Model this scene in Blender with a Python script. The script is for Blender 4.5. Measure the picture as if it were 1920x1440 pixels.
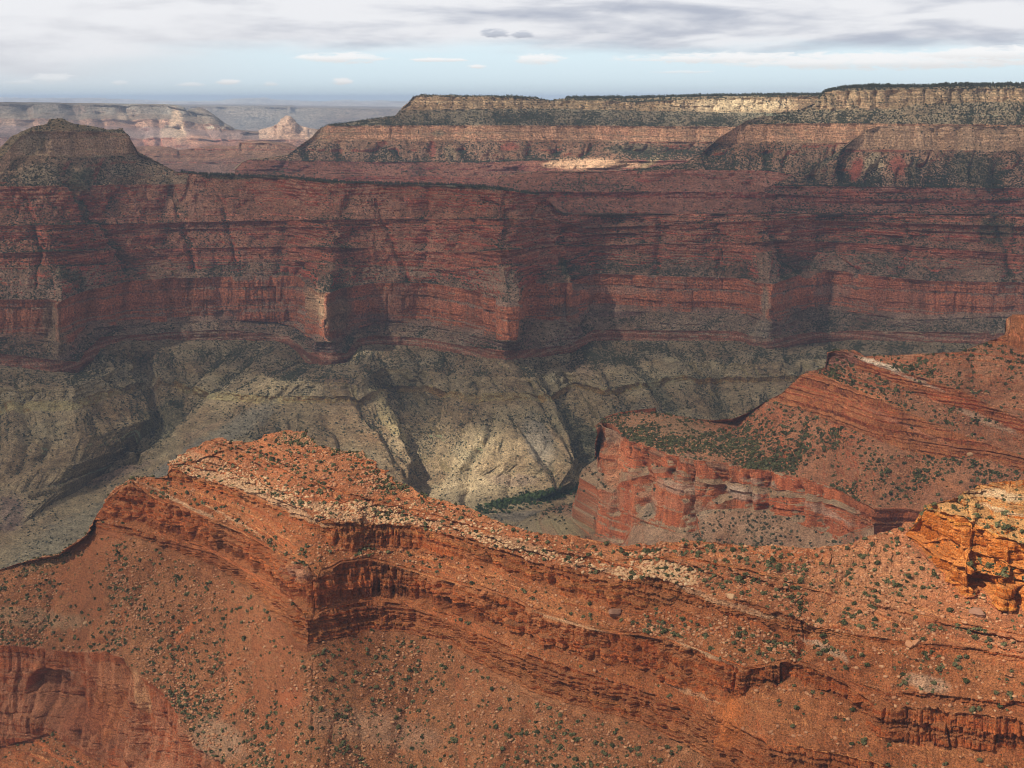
import bpy, math, random, time
import numpy as np
T0 = time.time()
QUAL = 1.0            # 1.0 = final mesh resolution
for o in list(bpy.data.objects): bpy.data.objects.remove(o)
scene = bpy.context.scene
col = scene.collection
R = math.radians
f32 = np.float32

# ------------------------------------------------------------------ camera
FPX, PITCH, CX, CY = 2667.0, R(11.34), 960.0, 720.0      # focal length in photo pixels (50 mm), tilt below the horizon
cam_data = bpy.data.cameras.new("camera"); cam = bpy.data.objects.new("camera", cam_data); col.objects.link(cam)
cam_data.lens = 50.0; cam_data.sensor_width = 36.0; cam_data.clip_start = 1.0; cam_data.clip_end = 400000.0
cam.rotation_euler = (R(90) - PITCH, 0, 0); cam.location = (0, 0, 0)
scene.camera = cam

# ------------------------------------------------------------------ light
SUN_EL = R(43.0)
SUN_H = np.array([-0.84, -0.54]); SUN_H /= np.linalg.norm(SUN_H)      # horizontal direction towards the sun
SUN = np.array([SUN_H[0]*math.cos(SUN_EL), SUN_H[1]*math.cos(SUN_EL), math.sin(SUN_EL)])
sun_data = bpy.data.lights.new("sun", 'SUN'); sun = bpy.data.objects.new("sun", sun_data); col.objects.link(sun)
sun_data.energy = 5.0; sun_data.angle = R(0.5); sun_data.color = (1.0, 0.90, 0.74)
sun.rotation_euler = (R(90) - SUN_EL, 0, math.atan2(SUN_H[0], -SUN_H[1]))

scene.view_settings.view_transform = 'Standard'; scene.view_settings.look = 'None'
scene.view_settings.exposure = 0.70; scene.view_settings.gamma = 1.0
scene.render.engine = 'CYCLES'
scene.cycles.max_bounces = 5; scene.cycles.diffuse_bounces = 3; scene.cycles.transparent_max_bounces = 12
scene.cycles.volume_bounces = 0; scene.cycles.filter_width = 1.0; scene.cycles.use_denoising = True
scene.cycles.use_adaptive_sampling = True; scene.cycles.adaptive_threshold = 0.02

# ------------------------------------------------------------------ node helper
class N:
    """tiny expression builder for shader nodes"""
    def __init__(s, tree): s.t = tree
    def new(s, typ, **kw):
        n = s.t.nodes.new(typ)
        for k, v in kw.items(): setattr(n, k, v)
        return n
    def put(s, sock, v):
        if isinstance(v, bpy.types.NodeSocket): s.t.links.new(v, sock)
        elif v is not None: sock.default_value = v
    def m(s, op, a, b=None, c=None, clamp=False):
        n = s.new('ShaderNodeMath', operation=op, use_clamp=clamp)
        for i, v in enumerate((a, b, c)):
            if v is not None: s.put(n.inputs[i], v)
        return n.outputs[0]
    def add(s, a, b): return s.m('ADD', a, b)
    def mul(s, a, b): return s.m('MULTIPLY', a, b)
    def sub(s, a, b): return s.m('SUBTRACT', a, b)
    def ss(s, x, a, b, lo=0.0, hi=1.0):
        n = s.new('ShaderNodeMapRange', interpolation_type='SMOOTHSTEP')
        for i, v in enumerate((x, a, b, lo, hi)): s.put(n.inputs[i], v)
        return n.outputs[0]
    def mix(s, f, a, b, mode='MIX'):
        n = s.new('ShaderNodeMix', data_type='RGBA', blend_type=mode)
        s.put(n.inputs[0], f); s.put(n.inputs[6], a); s.put(n.inputs[7], b)
        return n.outputs[2]
    def noise(s, vec, scale, detail=4.0, rough=0.55, dist=0.0):
        n = s.new('ShaderNodeTexNoise'); s.put(n.inputs['Vector'], vec)
        n.inputs['Scale'].default_value = scale; n.inputs['Detail'].default_value = detail
        n.inputs['Roughness'].default_value = rough; n.inputs['Distortion'].default_value = dist
        return n.outputs[0]
    def xyz(s, x, y, z):
        n = s.new('ShaderNodeCombineXYZ')
        for i, v in enumerate((x, y, z)): s.put(n.inputs[i], v)
        return n.outputs[0]

# ------------------------------------------------------------------ sky
world = bpy.data.worlds.new("World"); scene.world = world; world.use_nodes = True
wt = world.node_tree
for n in list(wt.nodes): wt.nodes.remove(n)
w = N(wt)
sky = w.new('ShaderNodeTexSky', sky_type='NISHITA'); sky.sun_disc = False
sky.sun_elevation = SUN_EL; sky.sun_rotation = math.atan2(SUN_H[0], SUN_H[1]); sky.altitude = 2000; sky.dust_density = 1.5
tc = w.new('ShaderNodeTexCoord'); sep = w.new('ShaderNodeSeparateXYZ'); wt.links.new(tc.outputs['Generated'], sep.inputs[0])
az = w.m('ARCTAN2', sep.outputs[0], sep.outputs[1]); el = w.m('ARCSINE', sep.outputs[2])
azd = w.mul(az, 180/math.pi); eld = w.mul(el, 180/math.pi)
def AZ(u): return math.degrees(math.atan((u-960)/2615.0))
def EL(v): return (185.0 - v)/2667.0*57.3
P1 = w.xyz(w.mul(azd, 0.15), w.mul(eld, 0.8), 3.1)
P2 = w.xyz(w.mul(azd, 0.7), w.mul(eld, 4.0), 7.7)
n1 = w.noise(P1, 1.0, 5, 0.55, 0.3); n2 = w.noise(P2, 1.0, 5, 0.6)
n3 = w.noise(w.xyz(w.mul(azd, 0.12), w.mul(eld, 0.75), 11.0), 1.0, 4, 0.5, .4)
n4 = w.noise(w.xyz(w.mul(azd, 0.35), w.mul(eld, 1.7), 4.0), 1.0, 5, 0.55, .3)
# the overhead cloud bank, its lower edge frayed, lower on the left
edge = w.add(w.add(1.75, w.mul(w.ss(azd, -20.0, -9.0, 1.0, 0.0), -0.75)), w.mul(w.sub(n1, 0.5), 1.6))
bank = w.ss(w.sub(eld, edge), -0.25, 0.7)
CB = 7.1
bank_col = w.mix(w.ss(w.add(w.mul(n3, 0.7), w.mul(n4, 0.3)), 0.36, 0.58), w.mix(w.ss(azd, -14., -4.), (0.60*CB, 0.61*CB, 0.65*CB, 1), (0.42*CB, 0.45*CB, 0.53*CB, 1)), (0.77*CB, 0.775*CB, 0.80*CB, 1))
clear = w.mix(w.ss(eld, 0.0, 9.0), (0.63*CB, 0.765*CB, 0.86*CB, 1), sky.outputs[0])
clear = w.mix(0.12, clear, sky.outputs[0])
skyc = w.mix(w.mul(w.ss(azd, -20.0, -6.0, 0.9, 0.0), w.ss(eld, -.4, 1.2)), clear, (0.66*CB, 0.68*CB, 0.71*CB, 1))
bank_col = w.mix(w.ss(eld, 6.0, 25.0), bank_col, (.30*CB, .315*CB, .35*CB, 1)); skyc = w.mix(bank, skyc, bank_col)
n5 = w.noise(w.xyz(w.mul(azd, 1.5), w.mul(eld, 6.5), 2.0), 1.0, 6, 0.65, .6)
def puff(c, u, v, ru, rv, colr, strength=1.0, soft=1.3):
    dx = w.m('DIVIDE', w.sub(azd, AZ(u)), ru/2667*57.3); dy = w.m('DIVIDE', w.sub(eld, EL(v)), rv/2667*57.3)
    r2 = w.add(w.mul(dx, dx), w.mul(dy, dy))
    d = w.sub(w.add(w.add(1.45, w.mul(w.sub(n2, 0.5), 2.4)), w.mul(w.sub(n5, 0.5), 3.6)), r2)
    shade = w.ss(dy, -0.9, 0.3)
    cc = w.mix(shade, tuple(x*0.84 for x in colr[:3]) + (1,), colr)
    return w.mix(w.mul(w.ss(d, 0.0, soft), strength), c, cc)
W_ = (0.88*CB, 0.88*CB, 0.88*CB, 1)
G_ = (0.50*CB, 0.53*CB, 0.60*CB, 1)
for a in ((660, 112, 80, 9, W_), (1012, 114, 42, 10, W_), (835, 115, 46, 4, W_), (897, 127, 16, 4, W_), (135, 150, 40, 9, W_, 0.6), (75, 156, 30, 4, W_, 0.4),
          (452, 155, 22, 5, W_), (655, 154, 20, 6, W_), (525, 158, 14, 5, W_, .7), (382, 160, 22, 4, W_, .6), (255, 157, 14, 4, W_, .5),
          (1400, 113, 230, 10, W_), (1690, 118, 240, 16, W_), (1830, 108, 130, 13, W_), (1560, 122, 200, 9, W_, .8), (1270, 137, 50, 3, W_, .6),
          (929, 68, 25, 9, G_), (978, 70, 19, 7, G_), (1120, 66, 14, 3, G_, .5)):
    skyc = puff(skyc, *a)
ground_c = w.mix(w.ss(eld, -1.5, -0.02), (0.30*CB, 0.22*CB, 0.18*CB, 1), skyc)
bg = w.new('ShaderNodeBackground'); w.put(bg.inputs[0], ground_c); bg.inputs[1].default_value = 0.1
wo = w.new('ShaderNodeOutputWorld'); wt.links.new(bg.outputs[0], wo.inputs[0])

# ------------------------------------------------------------------ numpy noise
rng = np.random.RandomState(7)
PERM = np.concatenate([rng.permutation(256)]*3).astype(np.int32)
VAL = rng.rand(256).astype(f32)*2 - 1
def hash1(k, seed=0):
    k = np.asarray(k).astype(np.int64); h = (k*374761393 + seed*668265263) & 0xffffffff
    h = ((h ^ (h >> 13))*1274126177) & 0xffffffff
    return ((h ^ (h >> 16)) & 0xffff).astype(f32)/65535.0
def hash2(a, b, seed=0): return hash1(np.asarray(a).astype(np.int64)*7919 + np.asarray(b).astype(np.int64)*104729, seed)
def q5(t): return t*t*t*(t*(t*6-15)+10)
def vn(x, y, z):
    x = np.asarray(x, f32); y = np.asarray(y, f32); z = np.asarray(z, f32)
    xi = np.floor(x); yi = np.floor(y); zi = np.floor(z)
    fx, fy, fz = q5(x-xi), q5(y-yi), q5(z-zi)
    xi = xi.astype(np.int32) & 255; yi = yi.astype(np.int32) & 255; zi = zi.astype(np.int32) & 255
    a = PERM[xi]; b = PERM[xi+1]
    aa = PERM[a+yi]; ab = PERM[a+yi+1]; ba = PERM[b+yi]; bb = PERM[b+yi+1]
    def l(p, dz): return VAL[PERM[p+zi+dz]]
    r0 = (l(aa,0)*(1-fx)+l(ba,0)*fx)*(1-fy) + (l(ab,0)*(1-fx)+l(bb,0)*fx)*fy
    r1 = (l(aa,1)*(1-fx)+l(ba,1)*fx)*(1-fy) + (l(ab,1)*(1-fx)+l(bb,1)*fx)*fy
    return r0*(1-fz) + r1*fz
def fbm(x, y, z, o=4, g=0.5):
    s = 0; a = 1.0; t = 0
    for i in range(o):
        s = s + a*vn(x*2**i+17*i, y*2**i-31*i, z*2**i+7*i); t += a; a *= g
    return s/t
def sstep(x, a, b):
    t = np.clip((x-a)/(b-a), 0, 1); return t*t*(3-2*t)

# ------------------------------------------------------------------ from a line of sight to a place
def ray(u, v):
    a = (np.asarray(u, float)-CX)/FPX; b = (np.asarray(v, float)-CY)/FPX
    c, s = math.cos(PITCH), math.sin(PITCH)
    return a, c - b*s, -s - b*c          # x, y, z
def at_z(u, v, Z):
    x, y, z = ray(u, v); t = Z/np.minimum(z, -1e-4)
    return np.stack([x*t, y*t, np.broadcast_to(Z, np.shape(t))], -1)
def at_d(u, v, D):
    x, y, z = ray(u, v); t = D/y
    return np.stack([x*t, y*t, z*t], -1)
def project(p):
    c, s = math.cos(PITCH), math.sin(PITCH)
    dep = p[..., 1]*c - p[..., 2]*s; up = p[..., 1]*s + p[..., 2]*c
    return CX + FPX*p[..., 0]/dep, CY - FPX*up/dep

def interp_knots(val, u):
    if np.isscalar(val): return np.full(len(u), float(val))
    k = np.array(val, float); return np.interp(u, k[:, 0], k[:, 1])

# ------------------------------------------------------------------ colours of the rock layers (linear albedo)
def C(*a): return np.array(a, f32)
KAIBAB = C(.58,.40,.24);  COCO = C(.52,.28,.17);  TORO = C(.22,.15,.09);  HERMIT = C(.24,.075,.045)
SUPAI = C(.35,.085,.050);  SUPT = C(.29,.130,.082);  REDW = C(.46,.155,.083); MUAV = C(.24,.09,.055); TONTO = C(.262,.192,.112)
BAND = C(.26,.16,.062);  FLOOR = C(.28,.24,.16); FROCK = C(.36,.100,.030); FTAL = C(.295,.104,.040); FPALE = C(.50,.33,.20); FRED = C(.40,.118,.042)

TERR = {}      # patch name -> (positions grid, normals, zone ids, ...)
def Z_(mat_, **k):
    d = dict(mat=mat_, rows=None, rock=SUPAI, tal=SUPT, bed=8.0, bedamp=0.0, terr=0.0, cliffc=0.65, joint=0.0, jl=30.0, block=0.0, bl=20.0,
             gully=0.0, gl=120.0, rub=0.0, streak=0.2, bedcol=0.25, shrub=0.0, nz=(0.35, 0.62), skew=0.0)
    d.update(k); return d

def patch(name, levels, urange, step=1.5, ridge=None, back=((60, -25), (500, -320)), spots=(), smooth=9, scale=1.0, seed=0, kind_mat=None, margin=6.0, kname='structure', fine=1.0, enforce=False, lock_top=False, wrap=None, tuck=None, clump=1.0, relax=26.0, carve=(), carve_z=.6):
    """levels: list of (knots, height-spec, zone). knots are sightings (u, v) of one rock level in the photo, the
    height-spec ('Z', h) or ('D', distance) places it; the surface is lofted from level to level and then eroded."""
    t0 = time.time()
    step = step/QUAL
    ua, ub = urange
    us = []
    lo, hi = max(ua, -margin*5), min(ub, 1920+margin*5)
    if ua < lo: us.append(np.arange(ua, lo, 8.0))
    us.append(np.arange(lo, hi, step))
    if ub > hi: us.append(np.arange(hi, ub, 8.0))
    s = np.concatenate(us)
    def track(knots):
        k = [tuple(q) for q in knots]
        if len(k[0]) >= 3:      # (u, v, s)
            K = np.array([q[:3] for q in k], float); return np.interp(s, K[:, 2], K[:, 0]), np.interp(s, K[:, 2], K[:, 1])
        K = np.array(k, float); return s.copy(), np.interp(s, K[:, 0], K[:, 1])
    def absolute(uu, vv, spec):
        if spec[0] == 'S':      # stands on the surface seen there
            Q = TERR[spec[1]]; ci = np.abs(Q['s'][None, :]-uu[:, None]).argmin(1); e = np.abs(Q['py'][:, ci]-vv[None, :]) + (Q['zid'][:, None] < 0)*1e5
            p = Q['B'][e.argmin(0), ci]; wk = np.ones(9)/9
            return np.stack([np.convolve(np.pad(p[:, j], 4, mode='edge'), wk, 'valid') for j in range(3)], -1) + np.array(spec[2])
        if spec[0] == 'L':      # stands on a level of another surface
            Q = TERR[spec[1]]['levels'][spec[2]]; return np.stack([np.interp(uu, TERR[spec[1]]['s'], Q[:, i]) for i in range(3)], -1) + np.array(spec[3])
        h = interp_knots(spec[1], uu)
        return at_z(uu, vv, h) if spec[0] == 'Z' else at_d(uu, vv, h)
    def from_neighbour(uu, vv, g, nb):      # on this line of sight, on a slope of gradient g through the neighbouring level
        x, y, z = ray(uu, vv); k = -z/y
        g = interp_knots(g, uu)
        if g.min() < 2.0:                         # slopes even out the bends of the cliff they start from
            wd = relax*(1.6 if g.max() < .4 else 1.0); n_ = int(3*wd/step); kr_ = np.exp(-.5*(np.arange(-n_, n_+1)*step/wd)**2); kr_ /= kr_.sum()
            nb = np.stack([np.convolve(np.pad(nb[:, j], n_, mode='reflect', reflect_type='odd'), kr_, 'valid') for j in range(3)], -1)
        r_ = nb[:, 1]; D = (g*r_ - nb[:, 2])/(g + k)
        return at_d(uu, vv, D)
    tr = [track(L_[0]) for L_ in levels]; specs = [L_[1] for L_ in levels]; zones = [L_[2] for L_ in levels]
    if ridge is not None:
        ru, rv = track(ridge[0])
        zones = [levels[0][3] if len(levels[0]) > 3 else levels[0][2]] + zones
        if ridge[1][0] == 'G':
            tr = [(uu, np.maximum(vv, rv + .12*(i+1))) for i, (uu, vv) in enumerate(tr)]
            tr = [(ru, rv)] + tr; specs = [ridge[1]] + specs
    lev = [None]*len(tr)
    for i, sp_ in enumerate(specs):
        if sp_[0] != 'G': lev[i] = absolute(*tr[i], sp_)
    known = [i for i, q in enumerate(lev) if q is not None]
    for i in range(known[0]-1, -1, -1): lev[i] = from_neighbour(*tr[i], specs[i][1], lev[i+1])
    for i in range(known[0]+1, len(lev)):
        if lev[i] is None: lev[i] = from_neighbour(*tr[i], specs[i][1], lev[i-1])
    if ridge is not None and ridge[1][0] != 'G':
        rp = absolute(ru, rv, ridge[1]); nl_ = [rp]
        for i, p in enumerate(lev):
            msk = sstep(tr[i][1] - rv, 0.0, 3.0)[:, None]
            nl_.append(p*msk + (rp + np.array([0, -0.3*(i+1), -0.3*(i+1)]))*(1-msk))
        lev = nl_
    if enforce:       # a level may not overhang the one below it
        w_ = np.ones(7)/7
        for i in range(len(lev)-2, -1, -1):
            up, lo_ = lev[i], lev[i+1]
            nd = lo_[:, 1] + np.maximum(up[:, 2]-lo_[:, 2], .2)*(0.06 if zones[i]['mat'] == 'c' else .95)
            kk = np.convolve(np.pad(np.clip(nd/np.maximum(up[:, 1], 1), 1, 1.2), 3, mode='edge'), w_, 'valid'); 
            if i > 0 or not lock_top: lev[i] = up*kk[:, None]
    if wrap is not None:       # the side turned away from the camera drops straight down
        c0 = int(np.argmin(np.abs(s-wrap)))
        for i in range(1, len(lev)):
            dxy = np.linalg.norm(lev[i][c0, :2]-lev[0][c0, :2]); n_ = c0
            lev[i][:c0, :2] = lev[0][:c0, :2] + np.array([-.92, .38])*dxy; lev[i][:c0, 2] = lev[i][c0, 2]
    if tuck is not None: lev.append(lev[-1] + np.array([0, tuck[0], -tuck[1]])); zones = zones + [zones[-1]]
    LEVS = [q.copy() for q in lev]
    # the far side of the crest
    bl = []
    away = lev[0][:, :2]/np.linalg.norm(lev[0][:, :2], axis=1)[:, None]
    for d, dz in back:
        bl.append(np.concatenate([lev[0][:, :2] + away*d, lev[0][:, 2:] + dz], 1))
    nback = len(bl)
    rows = []; zid = []; tt = []
    seq = bl[::-1] + lev
    for i in range(len(seq)-1):
        zi = i - nback
        if zi < 0: n = 5
        else:
            _, va = project(seq[i]); _, vb = project(seq[i+1])
            inf = (s > -30) & (s < 1950)
            vis = np.percentile(np.abs(vb-va)[inf], 92)
            n = int(max(2, min(420, vis/step)))
            if zones[zi].get('rows'): n = zones[zi]['rows']
        t = np.arange(n)/n
        if i == len(seq)-2: t = np.linspace(0, 1, n+1)
        sk = zones[zi]['skew'] if zi >= 0 else 0.0
        for q in t:
            rows.append(seq[i]*(1-q) + seq[i+1]*q + (np.array([0, 0, -1])*0)); zid.append(max(zi, -1)); tt.append(q)
    B = np.stack(rows, 0)                     # (rows, cols, 3)
    zid = np.array(zid); tt = np.array(tt, f32)
    nr, nc = B.shape[:2]
    # outward horizontal direction
    k = max(3, int(smooth/step)); ker = np.ones(2*k+1)/(2*k+1)
    Tn = np.gradient(B[:, :, :2], axis=1)
    Tp = np.pad(Tn, ((0,0),(k,k),(0,0)), mode='edge'); cs = np.cumsum(np.pad(Tp, ((0,0),(1,0),(0,0))), axis=1)
    Tn = (cs[:, 2*k+1:] - cs[:, :-(2*k+1)])[:, :nc]
    # also smooth down the rows
    kr = 6; Tp = np.pad(Tn, ((kr,kr),(0,0),(0,0)), mode='edge'); cs = np.cumsum(np.pad(Tp, ((1,0),(0,0),(0,0))), axis=0)
    Tn = (cs[2*kr+1:] - cs[:-(2*kr+1)])[:nr]
    L = np.linalg.norm(Tn, axis=2, keepdims=True)+1e-6
    H = np.stack([Tn[:, :, 1]/L[:, :, 0], -Tn[:, :, 0]/L[:, :, 0]], -1)
    arc = np.cumsum(np.concatenate([np.zeros((nr, 1)), np.linalg.norm(np.diff(B[:, :, :2], axis=1), axis=2)], 1), axis=1)
    arc = arc[nback*5 + min(10, nr-nback*5-1)][None, :] + np.zeros((nr, 1))
    X, Y, Zc = B[:, :, 0].astype(f32), B[:, :, 1].astype(f32), B[:, :, 2].astype(f32)
    arc = arc.astype(f32)
    d = np.zeros((nr, nc), f32); dz = np.zeros((nr, nc), f32)
    gmap = np.zeros((nr, nc), f32); pinch = np.ones((nr, nc), f32); bedh = np.zeros((nr, nc), f32); bedh2 = np.zeros((nr, nc), f32)
    for zi, zn in enumerate(zones):
        rr = np.where(zid == zi)[0]
        if len(rr) == 0: continue
        sl = slice(rr[0], rr[-1]+1)
        x, y, z, a = X[sl], Y[sl], Zc[sl], arc[sl]
        t = tt[sl][:, None]
        env = np.minimum(1, np.minimum(t, 1-t)*8+0.25)
        dd = np.zeros_like(x)
        bed = zn['bed']
        zw = z + bed*0.45*vn(x/(bed*30), y/(bed*30), seed+3.3) + bed*0.10*vn(x/(bed*3), y/(bed*3), z/bed)
        q = zw/bed; q = q + 0.45*vn(q*0.6, q*0+seed, q*0)
        kq = np.floor(q); fr = 1-(q-kq)
        bh = hash1(kq, seed+1); bedh[sl] = bh; bedh2[sl] = hash1(np.floor(q*2.7), seed+2)
        if zn['terr']:
            c = zn['cliffc']
            mod = np.clip(0.75 + 0.6*vn(x/(bed*9), y/(bed*9), kq*1.7), 0.1, 1.3)*(0.4+1.0*bh)
            dd += zn['terr']*bed*mod*(np.clip((fr-c)/(1-c), 0, 1) - fr + .5*c)
        if zn['bedamp']:
            dd += zn['bedamp']*(bh-0.5)*(0.6+0.4*vn(x/60, y/60, kq)) + 0.5*zn['bedamp']*(bedh2[sl]-0.5)
        if zn['joint']:
            jl = zn['jl']; sgn = 0; am = 1.0
            for o in range(4):
                n_ = vn(x/jl+5*o, y/jl, z/(jl*7)+seed); r_ = 1-np.abs(n_)*1.9
                sgn = sgn + am*(r_ if o < 2 else r_**3*0.8); am *= 0.5; jl *= 0.5
            dd -= zn['joint']*sgn*env
            dd += zn['joint']*1.2*fbm(x/(zn['jl']*4), y/(zn['jl']*4), z/(zn['jl']*20), 2)
        if zn['block']:
            bw = zn['bl']; kq2 = np.floor(q/2)
            for bs_, am, kk_, sd in ((bw, 1.0, kq2, 4), (bw*.43, .55, kq, 6), (bw*.17, .28, np.floor(q*1.7), 8)):
                ph = a/bs_ + 0.30*vn(a/bs_*0.7, z/(bw*2), seed+sd) + hash1(kk_, seed+sd)*0.8
                fl = np.floor(ph); h_ = hash2(fl, kk_, seed+sd)
                dd += am*zn['block']*(h_-0.5)*env
                ed_ = np.minimum(ph-fl, 1-(ph-fl))*bs_
                dd -= am*zn['block']*.45*np.exp(-(ed_/(0.05*bs_+.25*scale))**2)*env*(hash2(fl, kk_, seed+sd+1) > .35)
            dd -= zn['block']*.35*np.exp(-(np.minimum(fr, 1-fr)*bed/(.4*scale))**2)*(hash1(kq, seed+12) > .3)
        if zn['gully']:
            gl = zn['gl']
            g = 1-np.abs(vn(a/gl+0.15*t, t*0.5, seed+9))*2
            g2 = 1-np.abs(vn(a/gl*2.7+0.3*t, t*1.1, seed+19))*2
            g3 = 1-np.abs(vn(a/gl*6.1+0.5*t, t*2.2, seed+29))*2
            ge = np.clip(np.sin(np.clip(t, 0, 1)*math.pi*0.75+0.1), 0, 1)
            gg = np.clip(g, 0, 1)**1.3*0.75 + np.clip(g2, 0, 1)**1.3*0.38 + np.clip(g3, 0, 1)*.12
            span_ = np.linalg.norm(seq[zi+nback]-seq[zi+nback+1], axis=1)[None, :]; gf = np.clip(.30*span_/zn['gully'], 0, 1).astype(f32)
            dd -= zn['gully']*1.25*gg*ge*gf; gmap[sl] = np.clip(gg*1.3-.45, 0, 1)*ge
        if zn['rub']:
            rb = zn['rub']
            dz[sl] += rb*(fbm(x/(rb*9), y/(rb*9), z/(rb*9), 3)*1.3 + 0.5*vn(x/(rb*1.3), y/(rb*1.3), z/(rb*1.3)))
        span = np.linalg.norm(seq[zi+nback]-seq[zi+nback+1], axis=1)[None, :]; sf = np.clip(span/(bed*1.2), 0, 1).astype(f32)   # where a layer pinches out, so does its relief
        d[sl] = dd*sf; dz[sl] *= sf; gmap[sl] *= sf; pinch[sl] = sf
    # soften the jump between zones a little
    Pn = B.copy()
    Pn[:, :, 0] += H[:, :, 0]*d; Pn[:, :, 1] += H[:, :, 1]*d; Pn[:, :, 2] += dz
    for fn in kind_mat or (): Pn = fn(Pn, B, H)
    if carve:        # drainages
        bx, by = project(B); bx = bx.astype(f32); by = by.astype(f32)
        wbx = 5*vn(bx/19, by/19, 1.0+0*bx) + 2.2*vn(bx/7, by/7, 2.0+0*bx); wby = 4*vn(bx/17, by/17, 5.0+0*bx)
        cut = np.zeros((nr, nc), f32)
        for pts, wd, dp, veg in carve:
            pts = np.array(pts, float); lo_ = pts.min(0)-wd*1.6; hi_ = pts.max(0)+wd*1.6
            m_ = (bx > lo_[0]) & (bx < hi_[0]) & (by > lo_[1]) & (by < hi_[1]) & (zid[:, None] >= 0)
            if not m_.any(): continue
            qx, qy = (bx+wbx)[m_], (by+wby)[m_]; dist = np.full(qx.shape, 1e9); fr_ = np.zeros(qx.shape)
            nseg = len(pts)-1
            for si, (a_, b_) in enumerate(zip(pts[:-1], pts[1:])):
                ab = b_-a_; t_ = np.clip(((qx-a_[0])*ab[0]+(qy-a_[1])*ab[1])/(ab@ab), 0, 1); dd_ = np.hypot(qx-a_[0]-t_*ab[0], (qy-a_[1]-t_*ab[1])*1.15)
                up_ = dd_ < dist; dist = np.where(up_, dd_, dist); fr_ = np.where(up_, (si+t_)/nseg, fr_)
            k_ = np.clip(1-dist/wd, 0, 1); env_ = sstep(fr_, -.01, .25)*(.75+.25*fr_)
            cut[m_] = np.maximum(cut[m_], (dp*(k_**1.15)*env_).astype(f32))
            gmap[m_] = np.maximum(gmap[m_], (veg*sstep(k_, .45, .95)*env_).astype(f32))
        Pn[:, :, 0] -= H[:, :, 0]*cut*(1.3-carve_z); Pn[:, :, 1] -= H[:, :, 1]*cut*(1.3-carve_z); Pn[:, :, 2] -= cut*carve_z
    # normals
    du = np.gradient(Pn, axis=1); dv = np.gradient(Pn, axis=0)
    Nn = np.cross(dv, du); Nn /= (np.linalg.norm(Nn, axis=2, keepdims=True)+1e-9)
    sg = np.sign((Nn[:, :, :2]*H).sum(2) + Nn[:, :, 2]*0.5)[:, :, None]; Nn = Nn*np.where(sg == 0, 1, sg)
    # wider view of the slope, for what the layer is made of there
    nz = Nn[:, :, 2]
    px, py = project(B)
    colr = np.zeros((nr, nc, 3), f32); t_rows = np.repeat(tt[:, None], nc, 1)
    pn1 = fbm(X/(45*scale), Y/(45*scale), Zc/(45*scale), 4)
    pn2 = fbm(X/(6*scale), Y/(6*scale), Zc/(6*scale), 3, 0.6)
    strk = fbm(X/(9*scale), Y/(9*scale), Zc/(120*scale), 3, 0.6)
    strk2 = fbm(X/(40*scale)+9, Y/(40*scale), Zc/(260*scale), 3, 0.6)
    shr = np.zeros((nr, nc), f32)
    for zi in range(-1, len(zones)):
        rr = np.where(zid == zi)[0]
        if len(rr) == 0: continue
        zn = zones[max(zi, 0)]
        sl = slice(rr[0], rr[-1]+1)
        steep = 1 - sstep(nz[sl] + 0.13*pn2[sl], *zn['nz'])
        rock = zn['rock'][None, None, :]*np.maximum(1 + zn['bedcol']*(bedh[sl]-0.5)[:, :, None]*2*C(1, 1.15, 1.3) + zn['bedcol']*(bedh2[sl]-0.5)[:, :, None], .62)
        st = (zn['streak']*strk[sl]*1.6)[:, :, None]
        rock = np.where((bedh2[sl] > (.84 if zn['bedcol'] > .2 else 9.))[:, :, None], rock*C(1.35, 1.9, 2.1)*.85, rock)
        if zn.get('cap') is not None:
            cw = (1-sstep(t_rows[sl]*zn.get('capn', 14.), .3, 1.4)) * (.6+.4*pn1[sl]); rock = rock*(1-.75*cw[:, :, None]) + .75*cw[:, :, None]*zn['cap']
        vs_ = (sstep(strk2[sl]*.6+strk[sl]*.7, .12, .42)*zn['streak']*1.5)[:, :, None]; rock = rock*(1-vs_*C(.55,.62,.6))
        rock = rock*(1+st)*(1 + (zn['streak']*2.0*np.minimum(strk2[sl]+0.1, 0.25))[:, :, None]*C(1, .9, .8))
        tal = zn['tal'][None, None, :]*(1 + 0.42*pn1[sl][:, :, None]*C(.8, 1.2, 1.4) + 0.5*pn2[sl][:, :, None])
        tal = tal*(1-gmap[sl][:, :, None]*C(.22, .18, .14))
        colr[sl] = rock*steep[:, :, None] + tal*(1-steep[:, :, None])
        shr[sl] = zn['shrub']*(1-steep)*(.55+2.6*gmap[sl])*pinch[sl]**2
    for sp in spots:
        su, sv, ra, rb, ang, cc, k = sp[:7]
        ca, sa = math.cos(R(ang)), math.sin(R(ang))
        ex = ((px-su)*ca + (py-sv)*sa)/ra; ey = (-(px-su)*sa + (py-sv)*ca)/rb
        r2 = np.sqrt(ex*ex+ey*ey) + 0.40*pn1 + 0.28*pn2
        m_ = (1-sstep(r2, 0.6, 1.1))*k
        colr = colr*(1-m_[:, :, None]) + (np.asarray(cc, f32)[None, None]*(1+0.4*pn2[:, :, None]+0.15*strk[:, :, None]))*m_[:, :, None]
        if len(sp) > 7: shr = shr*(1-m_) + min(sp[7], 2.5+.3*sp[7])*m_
    colr = np.clip(colr, 0.006, 0.85)
    # mesh
    me = bpy.data.meshes.new(name)
    nv = nr*nc
    me.vertices.add(nv); me.vertices.foreach_set('co', Pn.reshape(-1).astype(f32))
    idx = np.arange(nv, dtype=np.int32).reshape(nr, nc)
    quads = np.stack([idx[:-1, :-1], idx[1:, :-1], idx[1:, 1:], idx[:-1, 1:]], -1).reshape(-1, 4)
    nf = len(quads)
    me.loops.add(nf*4); me.loops.foreach_set('vertex_index', quads.reshape(-1))
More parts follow.
